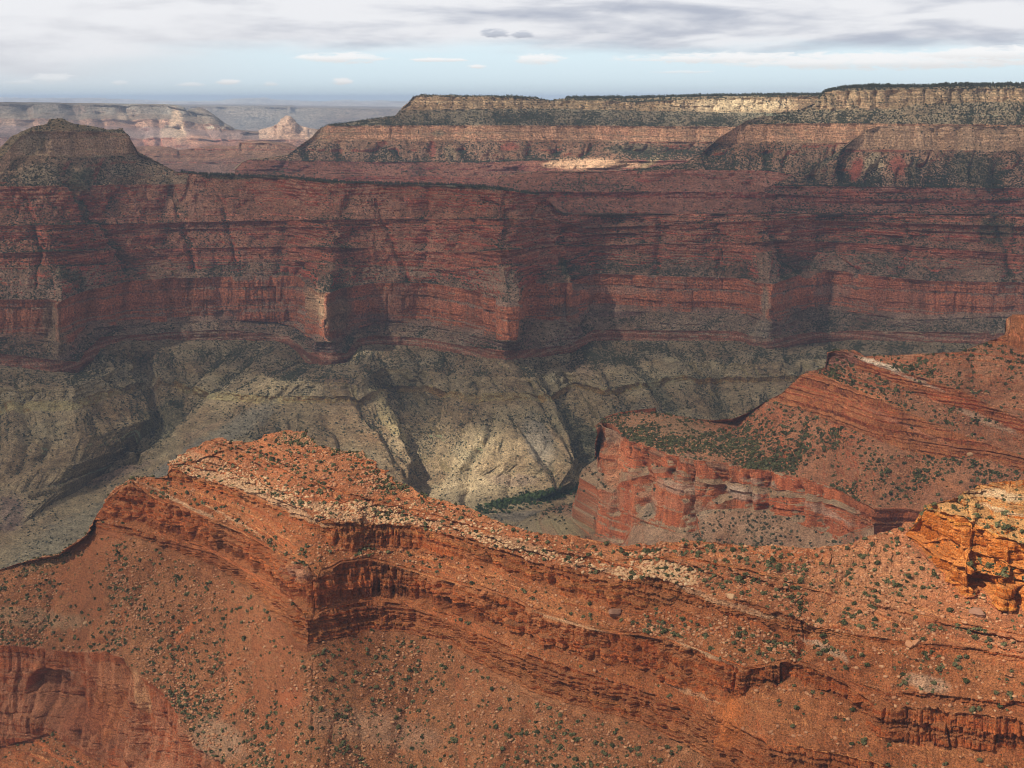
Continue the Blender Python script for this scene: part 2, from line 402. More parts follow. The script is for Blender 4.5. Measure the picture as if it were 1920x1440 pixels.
    me.polygons.add(nf); me.polygons.foreach_set('loop_start', np.arange(nf, dtype=np.int32)*4); me.polygons.foreach_set('loop_total', np.full(nf, 4, np.int32))
    me.update(calc_edges=True)
    at = me.color_attributes.new('rock', 'FLOAT_COLOR', 'POINT')
    at.data.foreach_set('color', np.concatenate([colr, np.ones((nr, nc, 1), f32)], 2).reshape(-1).astype(f32))
    ob = bpy.data.objects.new(name, me); col.objects.link(ob)
    ob['kind'] = kname
    me.materials.append(terrain_material(name, fine))
    TERR[name] = dict(B=B, levels=LEVS, s=s, clump=clump, P=Pn, N=Nn, shr=shr, zid=zid, px=px, py=py)
    print('patch', name, nr, nc, round(time.time()-t0, 1), 's')
    return ob

def terrain_material(name, fine):
    m = bpy.data.materials.new(name + '_rock'); m.use_nodes = True
    g = N(m.node_tree); bs = m.node_tree.nodes['Principled BSDF']
    a = g.new('ShaderNodeAttribute'); a.attribute_name = 'rock'
    geo = g.new('ShaderNodeNewGeometry')
    na = g.noise(geo.outputs['Position'], 0.9/fine, 5, 0.7)
    mp = g.new('ShaderNodeMapping'); g.put(mp.inputs[0], geo.outputs['Position']); mp.inputs['Scale'].default_value = (0.12/fine, 0.12/fine, 1.3/fine)
    nb = g.noise(mp.outputs[0], 1.0, 4, 0.6)
    vor = g.new('ShaderNodeTexVoronoi'); g.put(vor.inputs['Vector'], geo.outputs['Position']); vor.inputs['Scale'].default_value = 0.55/fine
    k = g.add(g.ss(na, 0.30, 0.70, 0.42, 1.55), g.mul(g.sub(nb, 0.5), 0.9))
    c = g.mix(1.0, a.outputs['Color'], g.xyz(k, k, k), 'MULTIPLY')
    v2 = g.new('ShaderNodeTexVoronoi'); g.put(v2.inputs['Vector'], geo.outputs['Position']); v2.inputs['Scale'].default_value = 0.30/fine
    c = g.mix(g.mul(g.ss(v2.outputs['Distance'], 0.30, 0.14), 0.45), c, g.mix(1.0, c, (.45, .42, .42, 1), 'MULTIPLY'))
    # pale lichened or dusty stones here and there
    c = g.mix(g.mul(g.ss(vor.outputs['Distance'], 0.22, 0.10), g.ss(na, 0.5, 0.62, 0.0, 0.35)), c, (0.50, 0.36, 0.24, 1))
    g.put(bs.inputs['Base Color'], c); bs.inputs['Roughness'].default_value = 0.95
    bs.inputs['Specular IOR Level'].default_value = 0.15
    b = g.new('ShaderNodeBump'); b.inputs['Strength'].default_value = 0.9; b.inputs['Distance'].default_value = 2.4*fine
    g.put(b.inputs['Height'], g.add(na, g.mul(nb, 0.7))); m.node_tree.links.new(b.outputs[0], bs.inputs['Normal'])
    return m

# ================================================================== FOREGROUND RIDGE
cliffF = dict(rock=FROCK, tal=FTAL, bed=6.5, bedamp=4.6, terr=0.25, joint=2.2, jl=16, block=7.5, bl=12, streak=.55, bedcol=.36, cap=C(.50,.27,.13), cliffc=.7, nz=(.30, .55))
slopeF = dict(rock=FRED, tal=FTAL, bed=7.0, terr=1.0, cliffc=.5, rub=1.1, gully=5.0, gl=70, bedcol=.25, shrub=1.0, nz=(.45, .68), block=2.2, bl=9)
topF = dict(slopeF, terr=3.2, bed=5.0, cliffc=.6, block=4, bl=10, tal=C(.35,.128,.055), rock=C(.37,.11,.04), nz=(.6, .86))
F0 = [(-150,1102),(0,1068),(50,1052),(110,1040),(150,1012),(165,1000),(178,972),(195,948),(200,935),(215,918),(240,902),(262,896),(312,896),(318,880),(322,868),(350,845),(385,828),(405,822),(440,829),(480,828),(500,815),(535,806),(570,811),(585,826),(600,836),(640,842),(680,853),(700,868),(730,893),(745,906),(790,925),(850,943),(880,950),(910,966),(950,984),(1000,998),(1050,1006),(1100,1009),(1120,1016),(1180,1023),(1230,1019),(1280,1013),(1350,1020),(1450,1026),(1520,1030),(1550,1027),(1600,1016),(1650,1000),(1700,982),(1760,985),(2070,1010)]
F0Z = [(-150,-505),(0,-492),(110,-478),(165,-440),(200,-405),(240,-388),(312,-372),(330,-350),(400,-336),(540,-329),(700,-338),(900,-345),(1200,-349),(1500,-346),(1700,-341),(2070,-338)]
F1 = [(-150,872),(318,872),(340,885),(400,905),(460,916),(520,935),(560,952),(600,972),(645,980),(665,974),(680,972),(682,980),(760,986),(765,980),(800,994),(860,1006),(865,1000),(900,1020),(970,1040),(1000,1055),(1060,1062),(1100,1076),(1150,1086),(1205,1086),(1212,1080),(1270,1094),(1310,1110),(1350,1120),(1400,1128),(1470,1152),(1520,1172),(1600,1190),(1720,1205),(1800,1212),(1920,1232),(2070,1250)]
F2 = [(-150,872),(312,898),(330,905),(400,925),(480,950),(560,978),(600,1005),(620,1024),(660,1031),(690,1020),(760,1030),(830,1045),(900,1063),(950,1075),(1000,1095),(1050,1115),(1100,1130),(1150,1140),(1200,1146),(1260,1136),(1340,1136),(1360,1152),(1420,1162),(1450,1180),(1480,1195),(1520,1186),(1600,1198),(1720,1214),(1800,1222),(1920,1244),(2070,1262)]
F3 = [(-150,915),(200,935),(240,905),(262,918),(300,940),(350,955),(400,978),(450,998),(500,1026),(540,1052),(575,1068),(597,1084),(601,1075),(622,1068),(640,1056),(690,1050),(740,1062),(800,1080),(850,1094),(900,1105),(950,1120),(990,1140),(1050,1165),(1100,1180),(1160,1190),(1200,1192),(1250,1202),(1300,1216),(1350,1236),(1400,1256),(1430,1252),(1475,1240),(1520,1252),(1580,1280),(1640,1322),(1700,1328),(1760,1326),(1768,1338),(1800,1335),(1920,1346),(2070,1365)]
F3b = [(-150,965),(200,975),(250,985),(300,1000),(400,1030),(450,1060),(500,1090),(540,1122),(573,1150),(590,1155),(604,1142),(640,1130),(700,1120),(760,1126),(850,1155),(900,1172),(1000,1206),(1100,1238),(1200,1268),(1300,1300),(1360,1318),(1420,1290),(1475,1275),(1540,1297),(1600,1328),(1640,1380),(1700,1398),(1750,1406),(1800,1402),(1920,1415),(2070,1440)]
F3c = [(-150,972),(200,982),(250,992),(300,1008),(400,1037),(450,1066),(500,1097),(540,1128),(571,1156),(588,1162),(604,1148),(640,1136),(700,1126),(760,1133),(850,1170),(900,1190),(1000,1230),(1100,1264),(1200,1294),(1300,1330),(1360,1352),(1440,1392),(1500,1398),(1560,1410),(1700,1440),(1920,1470),(2070,1490)]
Ta = [(-150,872),(318,872),(360,866),(425,842),(480,856),(540,884),(600,908),(680,932),(760,950),(850,975),(950,1008),(1050,1035),(1150,1050),(1250,1042),(1300,1046),(1400,1064),(1480,1090),(1560,1112),(1640,1132),(1750,1158),(1920,1190),(2070,1210)]
Fa = [(u, v-6) for u, v in F3 if u < 1620] + [(1660,1298),(1720,1300),(1800,1306),(1920,1316),(2070,1330)]
Fb = [(u, v-3) for u, v in F3 if u < 1620] + [(1660,1307),(1720,1312),(1800,1319),(1920,1330),(2070,1345)]
F4 = [(-150,1000),(180,990),(200,992),(250,1006),(300,1022),(400,1060),(450,1092),(500,1135),(535,1175),(552,1203),(575,1211),(600,1204),(640,1192),(700,1182),(760,1184),(840,1206),(890,1240),(930,1265),(1000,1296),(1050,1314),(1100,1328),(1150,1342),(1200,1360),(1260,1385),(1300,1402),(1340,1440),(1440,1505),(1920,1620),(2070,1650)]
F5 = [(-150,1212),(0,1208),(60,1212),(130,1221),(200,1220),(225,1232),(245,1262),(265,1275),(300,1300),(330,1332),(345,1372),(365,1400),(400,1422),(440,1446),(560,1500),(640,1500),(800,1550),(1000,1640),(2070,1900)]
F6 = [(-150,1440),(0,1400),(60,1385),(100,1372),(190,1432),(300,1450),(360,1475),(500,1600),(640,1620),(700,1640),(1000,1800),(2070,2100)]
F7 = [(-150,1470),(0,1430),(60,1412),(95,1400),(190,1460),(300,1480),(2070,2300)]
def alcove(Pn, B, H):
    c = at_z(100, 1312, -592.0); r = np.linalg.norm((B - c)/np.array([38.0, 400.0, 33.0]), axis=2); hi_ = sstep(B[:, :, 2], c[2]-4, c[2]+6)
    m = (1-sstep(r, 0.30, 1.0))*(1-hi_)*sstep(B[:, :, 2], c[2]-34, c[2]-4) + (1-sstep(r, 0.72, .95))*hi_
    Pn = Pn.copy(); Pn[:, :, 0] -= H[:, :, 0]*m*20; Pn[:, :, 1] -= H[:, :, 1]*m*20
    return Pn
redF = dict(rock=C(.35,.098,.036), tal=C(.31,.12,.06), bed=22, bedamp=3.5, joint=6.5, jl=30, block=6, bl=20, streak=.5, bedcol=.06, nz=(.02, .22), rub=.5)
patch('foreground_ridge', [
    (Ta, ('G', 3.0), Z_('c', **dict(cliffF, block=4, bl=8, bed=4)), Z_('t', **topF)),
    ([(u, v+5) for u, v in Ta], ('G', .26), Z_('s', **topF)),
    (F1, ('G', 5.0), Z_('c', **dict(cliffF, block=6, bl=11))),
    (F2, ('G', .52), Z_('s', **slopeF)),
    (Fa, ('G', 4.0), Z_('c', **dict(cliffF, block=4, bl=8, bed=4))),
    (Fb, ('G', .5), Z_('s', **slopeF)),
    (F3, ('G', 7.0), Z_('c', **cliffF)),
    (F3b, ('G', .62), Z_('s', **dict(slopeF, terr=.25, gully=0, shrub=.5))),
    (F3c, ('G', 2.6), Z_('c', **dict(cliffF, terr=.8, bed=4.5, block=5, cap=None))),
    (F4, ('Z', [(-150,-507),(0,-494),(110,-480),(165,-452),(185,-436),(220,-434),(400,-446),(560,-455),(1300,-455),(2070,-455)]), Z_('s', **dict(slopeF, block=0, terr=.1, bedcol=.05, rock=C(.30,.105,.044), tal=C(.265,.108,.048), gully=0, shrub=.6))),
    ([(u, v+13) for u, v in F4], ('G', .62), Z_('s', **dict(slopeF, block=0, terr=0, bedcol=.05, rock=C(.30,.105,.044), tal=C(.265,.108,.048), gully=7, gl=90, shrub=1.9))),
    (F5, ('G', .60), Z_('c', **redF)),
    (F6, ('G', 7.0), Z_('s', **dict(slopeF, terr=1.0, bed=10))),
    (F7, ('G', .6), Z_('s', **slopeF)),
    ([(-150,1700),(2070,2600)], ('G', .6), Z_('s', **slopeF)),
  ], (-600, 2600), ridge=(F0, ('G', .20)), kind_mat=(alcove,), fine=1.0, seed=11, clump=.5, carve=[([(500,1200),(430,1260),(350,1320)],14,4,.3),([(800,1200),(770,1300),(740,1420)],18,6,.5),([(1000,1310),(960,1380),(930,1440)],14,5,.4),([(300,1030),(250,1120),(190,1210)],16,5,.5),([(120,1060),(90,1130),(70,1205)],12,4,.5),([(1500,1040),(1440,1100),(1400,1140)],10,3,.4),([(1620,1030),(1560,1120),(1500,1220),(1450,1300)],14,6,.7),([(560,860),(620,920),(680,985)],9,3,.3)],
  spots=[(420,900,110,9,19,FPALE,.75,.3),(520,945,110,8,24,FPALE,.65,.3),(640,965,60,10,15,FPALE,.6,.3),(760,975,120,7,8,FPALE,.5,.4),(960,1020,90,10,14,FPALE,.45,.4),
         (380,862,50,10,20,FPALE,.4,.5),(330,940,90,3,25,FPALE,.6,0),(430,975,60,3,28,FPALE,.5,0),(1180,1075,130,5,8,FPALE,.4,.4),(1360,1130,120,6,18,FPALE,.5,.3),(1320,1225,90,4,24,FPALE,.6,.2),
         (1060,1165,90,4,16,FPALE,.5,.2),(1540,1215,50,10,25,C(.5,.36,.25),.6,.8),(1740,1285,50,14,10,C(.5,.36,.25),.5,.7),(1300,1300,80,4,20,FPALE,.4,.3),
         (560,1075,40,18,20,C(.42,.22,.14),.6,.3),(790,880,110,30,20,FRED,.6,.7),(1240,1030,120,9,4,FRED,.75,.5),(1480,1040,110,10,0,FRED,.7,.7),(690,870,70,16,25,FRED,.6,.6),
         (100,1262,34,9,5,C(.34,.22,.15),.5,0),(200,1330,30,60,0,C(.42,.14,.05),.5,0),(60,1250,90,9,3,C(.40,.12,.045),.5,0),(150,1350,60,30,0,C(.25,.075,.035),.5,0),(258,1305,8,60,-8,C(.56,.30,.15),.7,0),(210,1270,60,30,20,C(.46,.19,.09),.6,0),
         (350,1180,40,4,-45,FRED,.8,.2),(430,1330,60,5,-40,FRED,.6,.3),(400,1390,60,40,30,C(.34,.22,.14),.6,1.2),(60,1160,120,20,5,C(.32,.22,.13),.5,1.6),
         (90,1055,70,10,-18,C(.20,.14,.07),.6,3.5),(560,825,60,14,0,C(.24,.15,.08),.7,3.0),(660,850,50,9,10,C(.14,.12,.06),.8,3.5),(700,1370,160,40,10,C(.33,.20,.13),.5,1.4),
         (1370,1350,30,60,0,C(.50,.15,.04),.6,0),(1640,1090,140,90,0,C(.46,.22,.11),.5,1.2),(540,1310,30,22,0,C(.40,.12,.05),.6,.2)])

# ================================================================== ORANGE OUTCROP AT THE RIGHT
Y0 = [(1698,1000),(1712,985),(1724,962),(1738,946),(1762,942),(1790,935),(1812,925),(1830,914),(1860,905),(1900,903),(2070,893)]
Y1 = [(1698,1001),(1712,990),(1724,968),(1738,955),(1800,968),(1830,985),(1860,1002),(1920,1020),(2070,1045)]
Y2 = [(1698,1002),(1712,1008),(1730,1018),(1770,1010),(1800,1022),(1830,1040),(1870,1052),(1920,1072),(2070,1100)]
Y3 = [(1698,1003),(1720,1015),(1745,1040),(1780,1062),(1800,1065),(1826,1064),(1832,1075),(1850,1078),(1900,1090),(1920,1092),(2070,1120)]
Y4 = [(1698,1004),(1722,1025),(1745,1060),(1785,1100),(1805,1118),(1826,1116),(1832,1100),(1850,1118),(1875,1146),(1897,1146),(1905,1130),(1920,1152),(2070,1180)]
yel = dict(rock=C(.45,.125,.018), tal=C(.43,.145,.035), bed=7, bedamp=4.5, joint=3.0, jl=14, block=7, bl=14, streak=.15, bedcol=.22, nz=(.35,.6), rub=.6)
patch('sandstone_outcrop', [
    (Y1, ('G', 4.0), Z_('c', **yel), Z_('s', **dict(yel, terr=1.0, bed=6, shrub=.9, tal=C(.40,.20,.075)))),
    (Y2, ('G', .8), Z_('s', **dict(yel, terr=1.0, bed=7, cliffc=.5, shrub=.8))),
    (Y3, ('G', 5.0), Z_('c', **dict(yel, block=9, bl=17, bed=8))),
    (Y4, ('S', 'foreground_ridge', (0, -4, 1)), Z_('s', **slopeF)),
  ], (1698, 2600), step=1.3, relax=12, tuck=(20, 25), ridge=(Y0, ('G', .45)), back=((25,-12),(90,-80)), seed=23, fine=1.0,
  spots=[(1870,930,60,10,8,C(.60,.48,.32),.5,1.0),(1880,960,60,6,15,C(.52,.42,.28),.5,1.2)])

# ================================================================== RIGHT RIDGE AND PROMONTORY
K0 = [(1120,795),(1130,788),(1140,781),(1180,773),(1250,775),(1300,785),(1340,788),(1375,785),(1400,775),(1440,750),(1465,738),(1482,722),(1500,704),(1512,697),(1548,690),(1552,662),(1570,655),(1602,656),(1620,668),(1700,665),(1800,660),(1848,642),(1880,630),(1890,628),(1892,594),(1900,590),(2070,586)]
K0D = [(1120,2370),(1180,2440),(1340,2400),(1440,2200),(1500,2235),(1548,2240),(1556,2320),(1605,2240),(1640,2060),(1700,2010),(1850,1962),(2070,1950)]
K1 = [(1120,600),(1550,600),(1800,600),(1860,650),(1885,648),(1920,662),(2070,668)]
K2 = [(1120,600),(1590,660),(1606,673),(1650,682),(1700,700),(1760,718),(1800,732),(1860,762),(1920,790),(2070,850)]
K3 = [(1120,610),(1590,672),(1604,692),(1650,706),(1700,729),(1770,758),(1800,765),(1830,770),(1835,782),(1870,795),(1920,815),(2070,880)]
K4 = [(1120,660),(1500,705),(1520,697),(1560,709),(1640,744),(1700,772),(1770,803),(1800,815),(1860,835),(1920,858),(2070,920)]
K5 = [(1120,700),(1440,752),(1500,766),(1570,796),(1640,824),(1700,846),(1760,862),(1810,856),(1860,864),(1920,885),(2070,940)]
K6 = [(1120,806),(1130,792),(1150,796),(1165,812),(1180,828),(1200,831),(1250,850),(1300,862),(1360,868),(1400,879),(1460,885),(1500,898),(1540,906),(1580,922),(1610,940),(1640,952),(1700,952),(1760,965),(2070,1020)]
slR = dict(slopeF, tal=C(.27,.113,.058), rock=C(.33,.098,.042), gully=7, gl=80, rub=1.1, shrub=1.7)
clR = dict(cliffF, rock=C(.34,.085,.034), terr=1.3, bed=6, bedamp=3.5, block=3.5, joint=1.5, jl=18, bedcol=.5)
patch('right_ridge', [
    (K1, ('G', [(1120,0.03),(1380,0.08),(1470,0.6),(2070,0.6)]), Z_('s', **dict(slR, terr=.8, bed=8)), Z_('c', **dict(clR, rock=C(.42,.14,.06), bed=7, bedamp=5))),
    (K2, ('G', [(1120,0.03),(1380,0.08),(1470,4.0),(2070,4.0)]), Z_('c', **clR)),
    (K3, ('G', [(1120,0.03),(1380,0.08),(1470,0.58),(2070,0.58)]), Z_('s', **dict(slR, shrub=1.3))),
    (K4, ('G', [(1120,0.03),(1380,0.08),(1470,1.3),(2070,1.3)]), Z_('c', **dict(clR, terr=.9, bed=7.5, cliffc=.6))),
    (K5, ('G', [(1120,0.03),(1380,0.1),(1470,0.55),(2070,0.55)]), Z_('s', **dict(slR, terr=.25))),
    (K6, ('Z', [(1120,-542),(1600,-542),(1640,-538),(2070,-530)]), Z_('s', **dict(slR, terr=1.0, bed=9))),
  ], (1120, 2600), tuck=(25, 60), ridge=(K0, ('G', [(1120,0.03),(1380,0.08),(1470,0.8),(2070,0.8)])), back=((60,-30),(300,-260)), seed=31, fine=1.6,
  spots=[(1650,684,60,6,18,C(.62,.50,.38),.8,.3),(1720,715,60,4,20,C(.5,.38,.28),.5,.5),(1850,790,60,8,22,C(.45,.32,.22),.5,.8),(1575,675,45,20,0,C(.23,.10,.075),.8,.4),
         (1230,800,110,30,8,C(.23,.15,.085),.6,1.8),(1330,830,100,24,10,C(.25,.15,.085),.5,1.4),(1290,862,120,9,12,C(.29,.20,.13),.6,1.6),(1700,930,80,24,15,C(.34,.15,.08),.5,1.4),
         (1620,735,100,4,22,C(.5,.19,.08),.5,.2),(1700,800,120,4,24,C(.42,.17,.10),.5,.2),(1760,900,60,14,25,C(.45,.18,.08),.5,1.0)])

# promontory cliff: the first sightings wrap round its far side, straight down from the rim
redP = dict(rock=C(.40,.118,.050), tal=C(.26,.165,.10), bed=30, bedamp=5, joint=4.5, jl=55, block=7.0, bl=32, streak=.42, bedcol=.10, nz=(.12,.38), shrub=1.2)
PR = [(1230,764,1040),(1160,772,1070),(1136,780,1095),(1127,792,1110),(1132,800,1122),(1150,806,1145),(1165,816,1165),(1178,828,1180)] + [(u, v, u) for u, v in K6 if 1200 <= u <= 1640]
PM = [(1250,760,1040),(1160,800,1070),(1125,850,1095),(1118,872,1110),(1122,885,1122),(1145,892,1145),(1165,885,1165),(1185,886,1180),(1210,880,1205),(1255,878,1250),(1310,898,1300),(1340,905,1340),(1400,915,1400),(1460,920,1460),(1520,930,1520),(1560,938,1560),(1600,955,1600),(1640,962,1640)]
PMb = [(1250,790,1040),(1160,830,1070),(1120,880,1095),(1113,905,1110),(1120,918,1122),(1145,918,1145),(1165,905,1165),(1185,900,1180),(1215,888,1205),(1258,884,1250),(1310,904,1300),(1345,912,1340),(1400,925,1400),(1460,930,1460),(1520,940,1520),(1560,946,1560),(1600,962,1600),(1640,968,1640)]
PB = [(1250,880,1040),(1150,930,1070),(1100,960,1095),(1093,985,1110),(1112,1014,1122),(1140,1020,1145),(1168,1022,1165),(1185,990,1180),(1205,985,1205),(1250,998,1250),(1292,1003,1290),(1300,968,1305),(1345,960,1340),(1400,958,1400),(1430,964,1440),(1480,975,1480),(1520,992,1520),(1552,1006,1552),(1572,1012,1572),(1600,998,1600),(1640,985,1640)]
PT = [(1250,900,1040),(1100,960,1070),(1050,965,1095),(1000,985,1110),(1040,1040,1122),(1140,1060,1145),(1300,1080,1300),(1640,1100,1640)]
patch('redwall_promontory', [
    (PR, ('Z', -542.0), Z_('c', **redP)),
    (PM, ('G', 9.0), Z_('s', **dict(redP, bedamp=0, joint=1, rock=C(.30,.15,.09)))),
    (PMb, ('G', .8), Z_('c', **dict(redP, joint=4.5, block=5, bl=35))),
    (PB, ('G', 9.0), Z_('s', **dict(redP, bedamp=0, joint=0, block=0, rub=1.5, gully=6, gl=60, shrub=1.8, tal=C(.27,.155,.095)))),
    (PT, ('G', .6), Z_('s', **dict(redP, bedamp=0, joint=0, block=0, rub=1.5, tal=C(.24,.18,.11)))),
    ([(1250,950,1040),(1000,985,1070),(950,995,1095),(930,1030,1110),(1000,1200,1122),(1140,1300,1145),(1640,1300,1640)], ('G', .6), Z_('s', **dict(redP, tal=FLOOR))),
  ], (1040, 1640), wrap=1116, carve_z=0.0, carve=[([(1150,800),(1146,870),(1150,960)],11,9,0),([(1212,835),(1206,900),(1210,960)],18,15,0),([(1262,850),(1256,900)],10,8,0),([(1292,870),(1290,930),(1296,1000)],14,13,0),([(1352,865),(1348,930)],18,14,0),([(1400,880),(1404,950)],10,8,0),([(1440,885),(1432,960)],16,13,0),([(1500,900),(1496,970)],13,12,0),([(1535,905),(1540,990)],10,8,0)], back=((20,-6),(40,-20)), seed=37, fine=1.6, smooth=14,
  spots=[(1265,915,40,12,15,C(.42,.28,.2),.7,.3),(1385,925,45,15,12,C(.40,.29,.22),.75,.5),(1420,905,40,8,12,C(.36,.27,.2),.6,.8),(1545,960,60,9,25,C(.42,.26,.19),.7,0),(1150,815,22,26,20,C(.30,.22,.15),.75,1.2),
         (1145,940,30,26,0,C(.30,.15,.09),.5,1.5),(1215,955,20,22,0,C(.23,.17,.12),.7,2),(1150,870,18,50,5,C(.50,.19,.09),.5,0),(1240,940,60,14,15,C(.46,.18,.10),.5,0),(1300,905,50,5,15,C(.25,.17,.11),.6,1),
         (1310,960,30,20,0,C(.27,.2,.14),.6,2),(1050,985,50,28,0,C(.30,.25,.14),.8,.6)])

# ================================================================== MAIN WALL (left and centre)
WR = [(-150,300),(-40,290),(0,277),(20,256),(60,238),(88,232),(92,223),(118,222),(134,231),(170,236),(205,243),(228,241),(242,256),(260,287),(300,306),(330,322),(380,327),(520,332),(560,335),(640,342),(740,345),(830,347),(900,350),(960,358),(1010,366),(1030,377),(1045,392),(1060,400),(2070,400)]
WRD = [(-150,4800),(1030,4640),(1060,4560),(2070,4560)]
B1 = [(-150,320),(0,300),(40,255),(60,246),(200,248),(240,250),(2070,200)]
B2 = [(-150,345),(0,330),(30,300),(60,292),(150,296),(258,292),(300,290),(2070,250)]
B3 = [(-150,352),(0,350),(350,345),(360,300),(2070,300)]
W1 = [(-150,424),(0,424),(300,418),(600,412),(900,410),(1040,412),(1100,428),(1300,420),(1480,412),(1920,425),(2070,425)]
W1b = [(-150,438),(0,436),(300,430),(600,424),(900,424),(1040,428),(1098,440),(1300,432),(1480,424),(1920,438),(2070,438)]
W2 = [(-150,475),(0,475),(300,466),(560,462),(700,466),(850,474),(1000,466),(1050,460),(1100,462),(1200,458),(1400,456),(1480,450),(1700,460),(1920,478),(2070,478)]
W3 = [(-150,504),(0,502),(120,500),(400,488),(560,490),(700,498),(850,506),(1000,497),(1050,500),(1088,492),(1112,472),(1200,480),(1400,478),(1480,470),(1700,482),(1920,500),(2070,500)]
WT = [(-150,562),(0,562),(90,561),(115,565),(130,556),(160,545),(250,527),(320,522),(400,519),(500,516),(560,516),(574,528),(590,548),(625,549),(640,540),(700,530),(800,530),(860,540),(900,552),(950,568),(974,566),(984,542),(1000,531),(1085,530),(1098,518),(1120,513),(1250,518),(1400,522),(1415,530),(1450,532),(1480,520),(1510,510),(1560,508),(1640,516),(1740,526),(1920,530),(2070,530)]
WB = [(-150,640),(0,632),(100,640),(142,652),(152,640),(180,614),(300,606),(420,600),(520,605),(560,616),(588,640),(640,642),(665,618),(700,608),(760,605),(850,620),(930,640),(978,640),(986,606),(1060,602),(1080,612),(1098,600),(1112,580),(1200,585),(1400,590),(1430,600),(1468,610),(1482,590),(1520,576),(1640,590),(1720,600),(1920,592),(2070,590)]
WM0 = [(-150,668),(0,662),(100,674),(146,678),(158,660),(190,632),(300,624),(420,618),(540,630),(575,660),(650,662),(672,634),(700,628),(800,634),(870,648),(950,657),(1010,655),(1075,645),(1092,632),(1112,618),(1380,620),(1410,630),(1450,636),(1500,625),(1600,620),(1920,625),(2070,625)]
WM = [(-150,690),(0,685),(100,700),(148,703),(165,690),(190,655),(230,641),(400,640),(520,642),(545,652),(572,684),(600,689),(652,683),(672,652),(700,646),(800,655),(870,668),(950,676),(1010,673),(1075,665),(1092,655),(1112,641),(1380,642),(1410,650),(1450,656),(1500,650),(1600,640),(1920,650),(2070,650)]
sup = dict(rock=SUPAI, tal=SUPT, bed=9.5, terr=1.25, cliffc=.6, bedamp=3, joint=8, jl=95, block=6, bl=32, gully=40, gl=190, rub=1.2, streak=.25, bedcol=.5, shrub=1.0, nz=(.3,.62))
redW = dict(rock=REDW, tal=C(.24,.14,.10), bed=40, bedamp=9, joint=15, jl=120, block=9, bl=60, streak=.42, bedcol=.05, shrub=.6, nz=(.08,.3))
